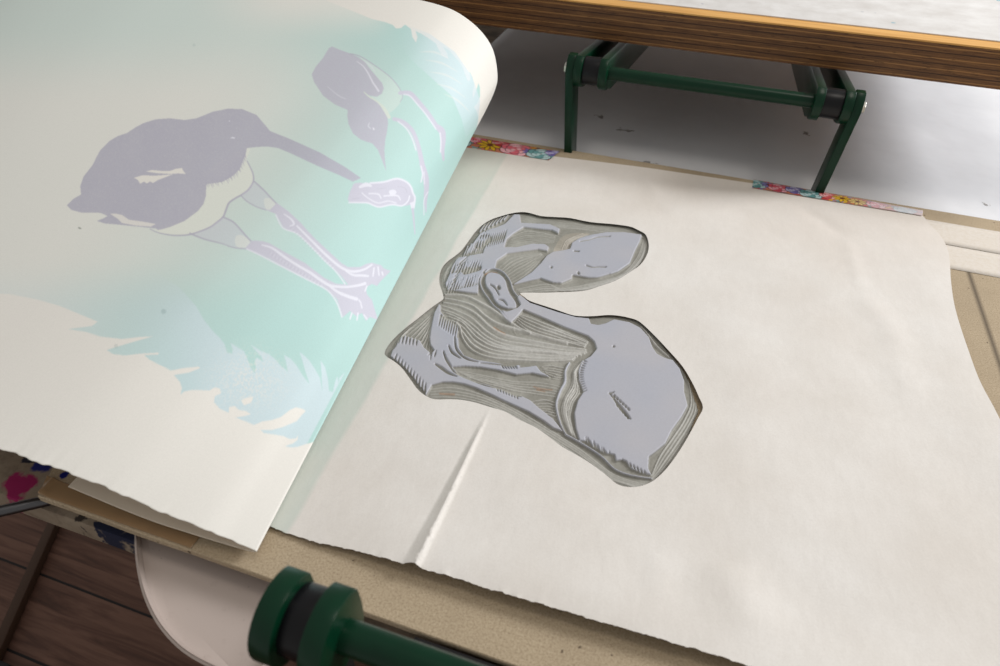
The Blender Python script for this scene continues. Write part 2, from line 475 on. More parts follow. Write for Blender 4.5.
for lx, ly in ((-.56, 1.0), (.39, 1.5), (-.56, 1.5)):
    bm = bmesh.new(); box_bm(bm, (lx, ly, (zb + BZ + .0015) / 2), (.04, .04, zb - BZ - .0018), .002)
    part('leg', bm, m_leg.m, ply)

# ------------------------------------------------------------------ green roller brackets
def bracket(name, cx, cy, cz, foot, near, label):
    s = 1
    root = empty(name, (cx, cy, foot), label, 'bracket')
    def W(bm):
        for v in bm.verts: v.co = Vector((cx + v.co.x, cy + s * v.co.y, cz + v.co.z))
        return bm
    bm = bmesh.new(); cyl_bm(bm, (-.1235, 0, 0), (.1235, 0, 0), .0078, 40); part('crossbar', W(bm), m_green.m, root, 40)
    R_ = .0205
    end = [(R_ * math.cos(a), R_ * math.sin(a)) for a in np.radians([112, 130, 148, 165, 180, 195, 215, 240, 262])]
    LN, sl = (.034, -.145) if near else (.40, -.145)
    arm = [(p[0], p[1]) for p in end] + [(.010, -.024), (LN, -.024 + sl * LN), (LN, .020 + sl * LN)]
    arm2 = [(p[0], p[1]) for p in end] + [(.012, -.022), (.030, -.030), (LN, -.030 + sl * LN), (LN, .020 + sl * LN)]
    if near:
        arm = arm2 = [(.0215 * math.cos(a), .0215 * math.sin(a)) for a in np.radians(range(48, 313, 12))] + [(.0160, -.0125), (.0168, .0), (.0160, .0125)]
    i0, i1, o0, o1 = (.123, .134, .147, .158) if near else (.119, .129, .150, .160)
    for sx in (-1, 1):
        bm = bmesh.new(); plate_bm(bm, arm2, sx * i0, sx * i1); part('arm', W(bm), m_green.m, root, 30)
        bm = bmesh.new(); plate_bm(bm, arm, sx * o0, sx * o1); part('arm', W(bm), m_green.m, root, 30)
        bm = bmesh.new(); cyl_bm(bm, (sx * (i1 - .0005), 0, 0), (sx * (o0 + .0005), 0, 0), .0165, 40, bev=.001); part('spacer', W(bm), m_black.m, root, 40)
        if near:
            bm = bmesh.new(); box_bm(bm, (sx * .1405, .002, (foot - cz - .012) / 2), (.013, .022, cz - foot - .012), .001); part('leg', W(bm), m_blacksteel.m, root, 30)
            continue
        lg = [(-.015, foot - cz), (.015, foot - cz), (.017, .0), (.012, .012), (.004, .018), (-.006, .018), (-.013, .012), (-.017, 0)]
        bm = bmesh.new(); plate_bm(bm, lg, sx * .1605, sx * .1705)
        for v in bm.verts:
            if v.co.z < foot - cz + .01: v.co.x -= sx * .009
        part('leg', W(bm), m_green.m, root, 30)
        bm = bmesh.new(); cyl_bm(bm, (sx * .169, 0, 0), (sx * .175, 0, 0), .0065, 6, bev=.0006)
        bo = part('bolt', W(bm), m_zinc.m, root, 30); bo['label'] = 'bright zinc bolt head'
    return root
bracket('roller_bracket', -.0135, .832, .105, BZ + .0022, False, 'green metal bracket standing under the plywood edge behind the board')
bracket('roller_bracket', .020, .108, .103, FLOOR, True, 'green metal bracket in the near foreground, cropped by the picture bottom')

# black rail just behind the near crossbar
bm = bmesh.new(); box_bm(bm, (-.02, .155, -.016), (.16, .010, .028), .0015)
tag(link('steel_rail', mesh_from_bm(bm, 'steel_rail', 30), m_blacksteel.m), 'black steel rail beside the near green crossbar under the board edge', 'rail')

# ------------------------------------------------------------------ white plastic tray, lower left
TZ = -.012
edge = [onz(px, py, TZ)[:2] for px, py in ((136, 515), (136, 545), (140, 575), (148, 601), (162, 626), (183, 648), (210, 664), (240, 676))]
tray_o = [(-.179, .205)] + [tuple(p) for p in smooth(edge, 5)] + [(-.179, .104)]
m = Mat('white_plastic', rough=.42, spec=.4)
n1 = m.noise(m.pos(), 120, 3, .6); n2 = m.noise(m.pos(), 500, 2)
c = m.mix(m.ramp(n1, [(.62, 0.0), (.8, .35)]), (186, 172, 164), (150, 134, 124))
c = m.mix(m.ramp(n2, [(.72, 0.0), (.78, .7)]), c, (90, 76, 70)); m.base(c)
bm = bmesh.new()
cen = np.mean(np.array(tray_o), 0)
rings = [(.97, -.012), (1.004, -.008), (1.0, -.004), (.985, 0), (.968, -.0008), (.95, -.0035), (.90, -.0055), (.6, -.0075), (.3, -.008)]
prev = None
for k, dz in rings:
    rr = [bm.verts.new((cen[0] + (p[0] - cen[0]) * k, cen[1] + (p[1] - cen[1]) * k, TZ + dz)) for p in tray_o]
    if prev:
        for i in range(len(rr)): bm.faces.new((prev[i], prev[(i + 1) % len(rr)], rr[(i + 1) % len(rr)], rr[i]))
    else:
        pass
    prev = rr
bm.faces.new(prev)
o = link('plastic_tray', mesh_from_bm(bm, 'plastic_tray', 60), m.m); s_ = o.modifiers.new('t', 'SOLIDIFY'); s_.thickness = .002; s_.offset = -1
tag(o, 'white moulded plastic tray with a rounded rim under the board corner', 'tray')

# steel rod, dark strip and foot at the lower left
pa, pb = onz(-60, 525, -.014), onz(50, 500, -.024)
bm = bmesh.new(); cyl_bm(bm, tuple(pa), tuple(pb), .0042, 24, bev=.0008)
tag(link('steel_rod', mesh_from_bm(bm, 'steel_rod', 40), m_steel.m), 'thin grey steel rod end lying on the stained bench corner', 'rod')
pa, pb = onz(56, 520, FLOOR + .01), onz(-6, 660, FLOOR + .01)
d = Vector(pb - pa); bm = bmesh.new()
box_bm(bm, tuple((pa + pb) / 2), (d.length, .018, .02), .004, rot=Matrix.Rotation(math.atan2(d.y, d.x), 4, 'Z'))
mm = Mat('dark_strip', (62, 38, 20), .7)
tag(link('floor_strip', mesh_from_bm(bm, 'floor_strip', 30), mm.m), 'dark narrow strip lying across the floor planks', 'batten')
pc = onz(0, 668, FLOOR + .02)
bm = bmesh.new(); box_bm(bm, (pc[0] - .01, pc[1] - .005, FLOOR + .0125), (.05, .03, .025), .008, 3)
tag(link('rubber_block', mesh_from_bm(bm, 'rubber_block', 30), m_black.m), 'small black rubber block on the floor at the bottom left', 'block')

# ------------------------------------------------------------------ the printed sheet, folded back
PAPER = lin((243, 240, 233)); MINT = lin((187, 223, 219)); BLUE = lin((216, 232, 239)); LAV = lin((192, 191, 205))
LAVL = lin((211, 209, 224)); WHT = lin((234, 235, 245)); CREAM = lin((239, 241, 231))
cv = Canvas(-60, -60, 560, 600, 3, PAPER)
def sstep(t): t = np.clip(t, 0, 1); return t * t * (3 - 2 * t)
def mint_a(X, Y):
    t = ((X - 112) * .80 + (Y - 165) * .72) / 290.0
    top = .35 * sstep((110 - Y) / 90)
    up = sstep((X - 250) / 190) * .5
    low = .45 * sstep((Y - 250) / 70) * (.25 + .75 * sstep((X - 10) / 150))
    tp = 1 - .85 * (1 - sstep((Y + 4) / 50)) * sstep((X - 180) / 120) * sstep((405 - X) / 40)
    tp = tp * sstep((X + 56) / 50)
    return tp * np.clip(.10 + .88 * sstep(t) + top * (1 - sstep(t)) + low * (1 - sstep(t)) + up * (1 - sstep(t)), 0, .97)
inkp = [(-60, 292), (10, 294), (39, 300), (60, 306), (84, 316), (97.6, 321.6), (92, 326), (67.6, 329), (86, 332), (100.6, 336.6), (122, 339), (140, 337), (153, 336.4),
        (140, 340), (126, 344), (106.6, 350), (113, 354), (125, 355.5), (139.6, 353.7), (159, 352.6), (158, 354.6), (144, 355), (150, 360), (160, 365), (171, 370.5), (184, 368), (199, 366.6),
        (200, 368.2), (189, 372.5), (174, 375), (180, 382), (182, 388), (180.5, 395), (184, 391.5), (192, 390), (210, 390.3), (214, 387.5), (220, 388.4), (221, 393.5),
        (215, 396), (214, 402), (220, 409), (229, 413), (229, 407), (235, 406), (239, 410), (246, 411), (251, 414), (245, 416), (235, 417.5), (245, 421), (254, 425), (262, 421.5), (272, 420), (281, 417), (290, 410),
        (296, 407.3), (303, 409), (306, 411), (301, 416), (297, 421), (290, 424), (283, 427), (272, 430), (260.5, 430), (264, 433), (274, 434.5), (283, 436), (290, 439), (296, 438.5), (298, 435.5),
        (297.5, 440), (293, 443.5), (285, 446), (290, 447.5), (297, 447), (307, 443.8), (330, 438), (560, 300), (560, 130),
        (475, 136), (477, 126), (478.5, 117), (476.5, 111), (474, 107), (477, 104), (480, 97), (480, 88), (478.5, 83), (476, 91), (473, 98.5), (472.5, 92), (474.5, 84), (472.5, 77), (469.7, 71.5), (470.5, 80), (468, 81.5),
        (465, 74), (462.5, 67), (459, 61), (455, 57), (449, 50), (443, 46.5), (447, 53), (448.6, 59), (442, 55.5), (438, 48), (436, 43.5), (429, 38.5), (421, 33.5), (415.5, 31),
        (417.5, 37), (416, 42.5), (412.5, 37), (411, 29), (405, 24.5), (401, 28), (396, 28.5), (393, 25), (385, 22), (372, 19), (355, 12), (330, 2), (280, -20), (100, -60), (-60, -60)]
cv.fill(inkp, MINT, mint_a)
blue_zone = [(-60, 292)] + inkp[1:77] + [(345, 372), (339.5, 378), (338.5, 384), (337.4, 376), (335, 382), (333, 392), (329, 391), (328, 379), (325, 367), (320.5, 360), (321.5, 372), (322.4, 392), (320, 378), (315, 369), (309, 360), (303, 354.5), (299.5, 352),
        (302, 359), (305, 370), (309.5, 384), (303, 376), (297, 366), (291, 359), (284, 355), (286, 362), (288, 371.5), (281, 366), (275, 359), (269, 354), (261, 351), (251, 345), (256, 351), (261, 356), (263.5, 362), (257, 357.5), (255, 360), (256, 368), (254.5, 373),
        (250.5, 367), (247, 358), (244, 351), (237, 347), (230.5, 343), (233, 349), (232, 354), (227, 352.5), (224.5, 344), (220, 338), (212, 330), (204, 320), (196, 306), (180, 288), (150, 268), (110, 262), (60, 262), (0, 262)]
def blue_a(X, Y): return sstep((X + 56) / 50) * (.25 + .60 * sstep((X - 110) / 130)) * sstep((Y - 258) / 60 + sstep((X - 190) / 40))
cv.fill(blue_zone, BLUE, blue_a)
# worn white grain inside the blue feathers
rg = np.random.RandomState(5)
def grain(X, Y): return .55 * sstep((vnoise(X * .9, Y * .9, 4) - .45) * 4) * np.exp(-(((X - 248) / 34) ** 2 + ((Y - 380) / 26) ** 2))
cv.fill([(180, 335), (320, 335), (320, 430), (180, 430)], PAPER, lambda X, Y: grain(X, Y))
cv.fill([(241, 400.5), (246, 398), (253, 396.6), (252.5, 400), (250, 403.2), (244, 405.2)], PAPER)
cv.fill([(395, 20), (430, 34), (455, 52), (472, 76), (480, 100), (478, 125), (466, 138), (462, 120), (452, 96), (436, 82), (418, 66), (400, 48)], BLUE, lambda X, Y: .75 * sstep((X - 395) / 55) * sstep((150 - Y) / 50))
for s0 in ((425, 60, 458, 72), (430, 72, 462, 84), (436, 84, 466, 98), (444, 94, 470, 112), (420, 52, 448, 58)):
    cv.stroke([(s0[0], s0[1]), ((s0[0] + s0[2]) / 2, (s0[1] + s0[3]) / 2 - 3), (s0[2], s0[3])], [.3, 2.2, .3], PAPER, .35, 5)
# ---- the large bird
belly = [(155, 230), (180, 235), (192, 234), (208.5, 228), (223, 217), (229, 203), (233, 200), (242, 194.5), (249, 189), (253, 181), (253, 174), (250.6, 168), (246.5, 160), (247, 148), (200, 175), (180, 215)]
cv.fill(belly, CREAM, .75, 3)
body = [(66.8, 205.3), (73, 199), (81, 194.5), (80.3, 186), (83.6, 176.5), (93, 164.5), (96.5, 157), (100.4, 150), (110, 140.6), (118, 136), (127, 133), (136, 127), (143.7, 123), (155.7, 119.3), (170, 118.3), (184.5, 120), (196.5, 118.3), (213, 111.6), (227.8, 108.7), (242, 109), (256.6, 115), (266, 126), (270, 131),
        (290, 139), (320, 152.5), (345, 167), (361, 178), (353, 181.6), (338, 174.6), (320, 167), (306, 160.5), (290, 153), (278, 148), (267.4, 146.5), (257, 147), (247, 148), (245.5, 155), (243.4, 159.7), (239.8, 169), (234, 175), (227.8, 179), (222, 182), (215.7, 183), (206.3, 184), (206, 195.7), (203.5, 204), (198, 211), (184.5, 221), (170, 227), (162, 229.3), (158, 230),
        (155.7, 228.5), (146, 227.4), (117, 224.5), (105, 223.5), (96.8, 221), (103, 218.5), (107.6, 216), (101, 213), (95.6, 212.5), (88, 212.8), (81, 212.5), (71.6, 210)]
spk = lambda X, Y: .97 - .16 * sstep((vnoise(X * 1.7, Y * 1.7, 31) - .55) * 3) - .05 * vnoise(X * .06, Y * .06, 2)
cv.fill(body, LAV, spk)
cv.fill([(110, 213.7), (116, 213.6), (122, 215), (129, 219.7), (142, 221.5), (156, 224), (151, 226.6), (136, 225.6), (122, 223), (118, 219)], PAPER, .85)
cv.fill([(146, 171.5), (152, 170.0), (162, 171), (170, 171), (176, 168.8), (182, 168), (183, 170.5), (185.7, 174), (178, 173.4), (170, 174), (158, 173.2)], PAPER)
cv.fill([(134, 177.7), (142, 175.4), (156, 175.6), (172.5, 174.4), (166, 177), (158, 180), (153, 183), (150, 181.4), (147, 183.4), (144, 181.6), (140, 183.7), (138, 180)], PAPER)
for i in range(26):                    # feathered border of the chest
    t = i / 25; a_ = np.array([247, 148]) * (1 - t) + np.array([207, 184]) * t
    k = int(t * 5.99); edge_ = [(245.5, 155), (243.4, 160), (239.8, 169), (234, 175), (227.8, 179), (215.7, 183), (207, 184.5)]
    q = np.array(edge_[k]) * (1 - (t * 6 - k)) + np.array(edge_[min(k + 1, 6)]) * (t * 6 - k)
    cv.stroke([q - (1, 1.5), q + (.6 + 1.2 * (i % 2), 2.2 + (i % 3))], [1.2, .3], LAV, .9)
cv.stroke([(150, 229), (158, 232.6), (170, 235), (180, 235.4), (192, 234), (208.5, 228), (216, 223), (223, 217), (226, 210), (229, 203), (235, 198.5), (242, 194.5), (249, 189), (253.4, 181), (253, 174), (250.6, 168), (247, 161)], [.8, 1.6, 1.9, 1.7, 1.0], LAV, .95, 5)
cv.fill([(230, 138), (232.5, 136.8), (235, 137.4), (234.6, 138.6), (232, 138.4)], WHT); cv.fill([(228.8, 120.6), (229.8, 120.4), (230.2, 121.4), (229.2, 121.8)], WHT)
for _ in range(260):                   # specks of bare paper in the ink
    x, y = rg.uniform(90, 260), rg.uniform(115, 228); r = rg.uniform(.25, .5)
    if cv.sample(np.array(x), np.array(y))[1] < .45: cv.fill([(x - r, y), (x, y - r), (x + r, y), (x, y + r)], PAPER, .5)
# thighs
cv.fill([(241, 195.5), (247, 190), (254.5, 181.6), (264, 190.4), (271, 198), (277, 204), (273, 209.5), (266, 209.5), (257, 206.4), (247, 201)], LAVL, .42, 2)
cv.fill([(264, 199), (271, 198.5), (276, 204), (273, 209), (266, 209)], CREAM, .5, 3)
cv.stroke([(254.5, 181.6), (264, 190.4), (271, 198), (278, 205)], 1.5, LAV, .9, 4); cv.stroke([(241, 195.5), (247, 201.4), (257, 207), (266.5, 210)], 1.1, LAV, .9, 4)
cv.fill([(194, 233.6), (208.5, 228.5), (223, 217.6), (233, 221.6), (240, 229), (247, 237.4), (251, 243), (245, 248), (234, 247), (219.6, 242.6), (204, 238.6)], LAVL, .42, 2)
cv.fill([(236, 236), (244, 236), (250.5, 243), (245, 247.6), (236, 246)], CREAM, .5, 3)
cv.stroke([(224, 217.4), (233, 221.8), (240, 229), (247, 237), (253, 243)], 1.6, LAV, .9, 4); cv.stroke([(190, 233.4), (204, 239), (219.6, 243), (228, 245.6)], [1.8, .9], LAV, .9, 4); cv.stroke([(228, 246), (236, 248), (247, 249)], 1.2, LAV, .9, 4)
# shanks and feet
LG = lin((206, 205, 219))
rleg = [(264, 209), (270, 210), (277, 203), (288, 211), (300, 222), (307, 230), (314.5, 238), (333.7, 256), (342, 263.5), (348, 267), (360, 267), (366, 264), (372, 262.6), (376, 264), (381, 265), (384, 268.5), (391, 271), (387, 275), (384, 278), (380, 282), (377, 286), (372, 284), (366, 287), (357, 285.4), (348, 284.6), (342, 277), (336, 270.5), (325, 260), (314.5, 249), (306, 241), (297.7, 233), (290, 231), (283, 227), (276, 214)]
lleg = [(245, 248.6), (252, 240.5), (262, 241), (269, 243), (283, 251), (305, 263), (324, 277.7), (336, 283.7), (352, 285), (365, 282.5), (366, 288), (367, 294.5), (372, 300), (374.6, 309), (378, 320), (370, 317), (366, 321), (362, 313), (356, 316), (350, 311), (343, 317), (340, 308), (337, 299), (331, 293), (324, 287), (305, 277.7), (281, 265.7), (270, 259), (259, 254), (251, 251)]
for lg in (rleg, lleg):
    cv.fill(lg, WHT, .9); q = np.array(lg); c0 = q.mean(0)
    cv.fill(lg, LG, .85)
cv.stroke([(276, 215), (283, 228), (297.7, 234), (314.5, 250), (325, 261), (336, 271.5), (345, 284)], 1.3, WHT, .85, 4)
cv.stroke([(247, 249), (259, 254.6), (281, 266), (305, 278.4), (324, 288), (332, 295), (338, 305), (342, 317)], 1.4, WHT, .85, 4)
cv.stroke([(284, 214), (291, 219), (294, 224), (290, 226)], [1, 2.2, 1], WHT, .9, 4)
cv.stroke([(297, 226), (304, 233), (314, 243), (324, 253), (334, 262), (343, 268.5), (353, 271.5), (364, 269.5), (372, 264.6)], [1.5, 2.4, 2.6, 2.6, 1.6], WHT, .95, 4)
cv.stroke([(346, 271), (353, 275), (362, 275.5), (368, 276)], [1.5, 2.4, 2.2], WHT, .95, 4)
cv.stroke([(262, 245), (272, 248), (284, 256.5), (297, 265), (310, 272.5), (320, 279.5), (330, 285.4), (345, 287), (358, 285.4), (365, 283.5)], [1.2, 2.6, 2.6, 3, 2.2, 3], WHT, .95, 4)
cv.stroke([(327, 284), (337, 291.5), (347, 296), (356.5, 299)], [1.6, 3.0, 3.4], WHT, .95, 4)
for a_, b_ in (((374, 268), (373, 276)), ((378, 267), (379, 275)), ((382, 272), (383, 275)), ((367, 286), (365, 291)), ((359, 300), (361, 303)), ((361, 304.5), (362, 308)), ((352, 313), (350, 319)), ((358, 313), (357, 320)), ((364, 315), (367, 319))):
    cv.stroke([a_, b_], 1.5, WHT, .9)
for i in range(34):                    # fine cut texture of the shanks
    t = i / 33; p_ = np.array([270, 250]) * (1 - t) + np.array([322, 283]) * t
    cv.stroke([p_ + (0, 1.5), p_ + (-1.5, 4.0)], .5, WHT if i % 2 else LAV, .5)
    p_ = np.array([292, 226]) * (1 - t) + np.array([334, 266]) * t
    cv.stroke([p_ + (0, 1), p_ + (-2, 2.6)], .5, WHT if i % 2 else LAV, .5)
# the morsel in the beak
mor = [(356, 183), (370.5, 183), (383.7, 182), (397, 178.6), (406.5, 182), (411, 187), (413, 193), (415, 198), (413.7, 208), (410, 204.5), (406.5, 205.6), (392, 205), (380, 207), (368, 203), (350, 202), (348.6, 196), (352.4, 186.4)]
cv.fill(mor, LAVL, .95, 3)
cv.stroke(mor[1:9], 1.9, WHT, .95, 4); cv.stroke([(349, 202.5), (360, 202.6), (368, 203), (374, 205.6), (380, 207), (392, 204.6), (402, 205.8), (408, 201), (409.5, 196)], 1.4, WHT, .95, 4)
cv.stroke([(360, 187), (366, 184.6), (371, 186)], [2.5, 4.5, 2], WHT, .95, 4)
cv.stroke([(369, 193.6), (378, 194), (381, 198)], 1.3, WHT, .9, 4); cv.stroke([(384, 196), (393, 195.4), (398, 196), (400.5, 200)], [1.4, 1.6, 1], WHT, .9, 4); cv.fill([(389, 191), (394, 189.6), (396.6, 192.5), (393, 195.6), (390, 194.6)], WHT, .9, 3)
cv.stroke([(362, 193), (368, 198), (378, 203), (388, 201), (396, 203)], 1.2, WHT, .8, 4)
cv.stroke([(398, 186.5), (405, 188), (407, 193)], .8, LAV, .5, 4); cv.stroke([(360, 198), (352, 199)], .8, LAV, .5); cv.stroke([(377, 189), (386, 188)], .8, LAV, .45)
cv.stroke([(412.5, 208), (413.8, 220), (415, 234)], [2.6, 1.8, 1.0], LAVL, .9); cv.fill([(410, 203), (414.5, 201), (415, 207.5), (411, 208.5)], WHT, .95)
# ---- the small bird
cv.fill([(359, 57), (377, 67), (389, 76), (401, 91), (401.5, 100), (396, 108), (388, 113), (382, 106), (372, 98), (370, 80)], lin((214, 232, 226)), .8, 3)
sb = [(332, 46.4), (338, 49), (350, 53.5), (359, 57.5), (365, 62), (371, 70), (377, 77), (382, 83), (383.8, 88), (382, 93.5), (377, 96.8), (369.6, 95.6), (364, 93), (370, 97), (377, 100.5), (384.6, 107.6), (387.6, 116), (388, 124), (387, 132), (385.4, 139), (384.4, 150), (385, 160), (386.2, 171), (382, 160), (378, 150), (372.5, 143.5), (366, 141.5), (360.6, 139.5), (353, 133.5), (348.5, 124), (347.3, 116), (347.8, 110), (345.5, 109), (335, 104.6), (323, 95.6), (314, 82), (311.8, 74.5), (315.5, 67), (323, 58), (326.5, 52), (329, 48)]
cv.fill(sb, lin((200, 199, 212)), spk)  # ink lightened to paint in the haze and light on the curl
cv.stroke([(350, 53.8), (360.6, 56.6), (377, 67), (389, 76), (396, 83.5), (401, 91), (402.6, 97), (400, 102)], [1.2, .9, .8, .6], LAV, .9, 5)
cv.stroke([(357, 61.5), (363, 66), (368, 73), (372.6, 82), (376, 87), (378.5, 91)], [.6, 1.3, 1.6, 1.8], WHT, .85, 4)
cv.stroke([(364, 61), (371, 66), (375, 72)], [.5, 1.4, .6], WHT, .6, 4)
cv.stroke([(364, 92), (369, 96.5), (375, 100), (381, 105), (385, 110), (389, 117)], [.8, 1.6, 1.6, 3.4, 3.5], lin((222, 232, 222)), .95, 4)
cv.stroke([(327.5, 86.5), (335, 93), (341, 97), (346, 98.8)], [.6, 1.2, .8], WHT, .45, 4)
cv.fill([(372.4, 127.8), (374, 127.6), (374.8, 129.6), (373.4, 130.4)], WHT); cv.stroke([(369.4, 123), (368.2, 126), (370.6, 128.6)], .9, WHT, .7, 4)
for P_, w_ in (([(400, 93), (405, 92.6), (410, 93.5), (415, 98), (422, 106), (428, 113), (434, 122), (440, 131)], [3.5, 5, 4, 4]), ([(438, 127), (442, 131), (443, 140), (442.6, 150), (443.5, 160)], [5, 6.5, 4.5, 2]), ([(394, 119), (401, 121), (407, 125), (413, 132), (418, 145), (421, 158), (424, 172)], [3.6, 4.2, 4.2, 5]), ([(422, 164), (425.5, 176), (426.5, 188), (425.5, 200), (426, 212)], [5, 6, 4, 1])):
    cv.stroke(P_, w_, LAVL, .95, 4)
for P_, w_ in (([(404, 94.4), (410, 96), (418, 105), (426, 114.5), (436, 129)], 1.3), ([(440, 133), (441, 142), (440.4, 152)], 1.4), ([(398, 121.4), (406, 128), (412, 138), (416, 150)], 1.3), ([(421, 166), (422.6, 174), (421, 182)], 1.4), ([(424, 172), (424.4, 184)], 1.0), ([(428, 192), (424, 200), (424, 215)], .9)):
    cv.stroke(P_, w_, WHT, .85, 4)
cv.fill([(78, 227), (80, 227.4), (82, 229), (80, 229.2), (78.4, 228.4)], lin((120, 130, 120)), .8)
for x_, y_, r_, al in ((163.5, 311.5, 2.6, .35), (116, 346, 2.2, .25), (194, 45, 1.6, .2)):
    cv.fill([(x_ + r_ * math.cos(t), y_ + r_ * math.sin(t)) for t in np.linspace(0, 6.28, 14)[:-1]], lin((140, 168, 168)), al)

cv.blur(1)
# ---- shape of the sheet: near deckle edge and far edge as profiles, ruled between
near_lo = [onz(px, py, .0040) for px, py in ((67, 488), (142, 519), (193, 536), (236, 549))]
near_hi = [ony(px, py, yy) for px, py, yy in ((257, 553, .1710), (228, 540, .1712), (200, 527, .1712), (150, 507, .1708), (100, 486, .1705), (50, 467, .1700), (0, 450, .1698))]
Nlo = smooth([near_lo[0], near_lo[1], near_lo[2], near_lo[3], (near_hi[0][0] - .0035, .1720, .0048), near_hi[0]], 12)
Nhi = smooth(near_hi + [(-.48, .170, .032), (-.58, .170, .026), (-.70, .170, .012), (-.82, .170, -.008)], 12)
YF = .742
far_hi = [ony(px, py, YF) for px, py in ((477, 127), (487, 108), (495, 90), (497.5, 75), (493, 50), (480, 30), (460, 14), (440, 5.5), (410, -1))]
e_ = far_hi[-1]
Fhi = smooth(far_hi + [e_ + (-.06, 0, .000), e_ + (-.14, 0, -.003), e_ + (-.26, 0, -.008), e_ + (-.40, 0, -.014), e_ + (-.56, 0, -.03), e_ + (-.70, 0, -.06)], 12)
f0 = far_hi[0]
Flo = smooth([(-.395, YF, .0040), (-.365, YF, .0042), (-.335, YF, .0065), (-.310, YF, .014), (f0[0] - .012, YF, f0[2] - .016), f0], 12)
NU, NL, NH1, NH2 = 640, 50, 620, 60
def arc(P, ss):
    d = np.r_[0, np.cumsum(np.linalg.norm(np.diff(P, axis=0), axis=1))]
    return np.stack([np.interp(ss, d, P[:, k]) for k in range(3)], 1)
ss = np.r_[np.linspace(0, .44, NH1), np.linspace(.44, .56, NH2)[1:]]
A = np.r_[resample(Nlo, NL)[:-1], arc(Nhi, ss)]
B = np.r_[resample(Flo, NL)[:-1], arc(Fhi, ss * (1 + .45 * sstep((ss - .1) / .3)))]
# smooth the join of the profiles a little so that the fold has no kink
for Q in (A, B):
    for _ in range(3): Q[NL - 6:NL + 6] = (Q[NL - 7:NL + 5] + Q[NL - 6:NL + 6] + Q[NL - 5:NL + 7]) / 3
u = np.linspace(0, 1, NU)[:, None, None]
ux = u ** 1.0
P = A[None] * (1 - ux) + B[None] * ux
# the fold opens towards the far end: bulge of the upper half
sidx = np.r_[np.zeros(NL - 1), ss]
P[..., 2] += (np.sin(np.pi * u[..., 0]) * -.000) 
P[..., 2] += .0022 * sstep((sidx[None] - .12) / .1) * np.sin(sidx[None] * 9 + 5 * u[..., 0])
# deckle wobble on the near edge
wob = .0011 * (vnoise(sidx[None] * 210 + 3, 0 * u[..., 0], 6) - .5) + .0016 * (vnoise(sidx[None] * 60, 0 * u[..., 0], 9) - .5)
P[..., 1] += wob * np.exp(-u[..., 0] * 60)
px_, py_ = prj(P)
col = cv.sample(px_, py_)
col[:, :NL - 4] = PAPER
me = grid_mesh('sheet', P, attr=col)
o = link('printed_sheet', me, [m_sheet.m, m_plain.m])
s_ = o.modifiers.new('thick', 'SOLIDIFY'); s_.thickness = .00035; s_.offset = -1; s_.material_offset = 1; s_.use_rim = True; s_.material_offset_rim = 1
tag(o, 'white paper sheet folded back, printed with two lavender kiwi birds on mint green', 'print')

# ------------------------------------------------------------------ the carved lino block
HOLE = [(384.5, 353), (388, 344), (396, 335), (405, 327), (418, 317), (430, 307.5), (440, 300.5), (443.6, 297.6), (442.2, 291), (439.6, 283), (439.6, 274), (442.5, 266), (448, 260), (455, 255), (461.5, 249.5), (468, 241), (475, 231.5), (482, 224.5), (490, 219.5), (500, 216), (512, 213), (522, 212), (530, 213), (541, 216),
        (555, 217), (570, 218), (590, 222), (612, 224), (630, 226.5), (638, 230), (646, 235), (648.8, 246), (646.4, 256), (640, 265), (630, 272), (615, 281), (600, 286), (588, 290), (575, 291.6), (560, 292.2), (545, 292.6), (530, 292.6), (520, 293), (524, 296.6), (530, 301), (545, 306), (560, 311), (572, 315), (582, 316.2), (595, 316), (607, 315), (618, 315.6),
        (630, 318), (640, 322), (655, 336), (670, 352), (683, 367), (693, 384), (698.5, 396), (703, 407.5), (698, 418), (690, 433), (680, 450), (667, 468), (655, 479.5), (646, 484.4), (638, 486.6), (628, 487), (617, 484), (605, 474), (590, 463), (575, 454), (562, 446.6), (548, 436), (535, 427), (520, 420), (505, 411.6), (490, 407), (475, 402.4), (460, 399.6), (448, 399), (436, 399), (427, 396), (418, 389), (410, 378), (402, 367), (394, 360)]
HP = smooth(HOLE, 3, True)
ZH = .0046                                   # newsprint height at the opening
hole_xy = np.array([onz(x, y, ZH)[:2] for x, y in HP])
hb = Canvas(375, 200, 715, 500, 4, (0.0,))    # relief, 0 = carved, 1 = inked top
ridge = Canvas(375, 200, 715, 500, 4, (0.0,))
tint = Canvas(375, 200, 715, 500, 4, lin((162, 160, 152)))
def up(P, n=4): hb.fill(P, (1.0,), 1.0, n)
def dn(P, n=4): hb.fill(P, (0.0,), 1.0, n)
def cut(P, w, n=4, d=0.0): hb.stroke(P, np.array(w) * 1.1, (d,), .8, n, soft=.5)
def rib(P, w, n=4): hb.stroke(P, w, (1.0,), 1.0, n, soft=.5)
# small bird: head and back
up([(512, 284.4), (531, 272), (540.5, 262.7), (546.5, 255), (553, 251), (564, 249.5), (570, 248), (572, 242), (579.6, 237.4), (591.6, 234), (607, 231.4), (624, 231.4), (642, 234), (639.7, 241), (635, 250.6), (630, 262.6), (618, 271), (600, 277), (588, 277), (578.4, 275.4), (572, 275), (572, 278), (561.6, 282.5), (553, 282), (547, 280), (540.5, 277.7), (530, 280)], 0)
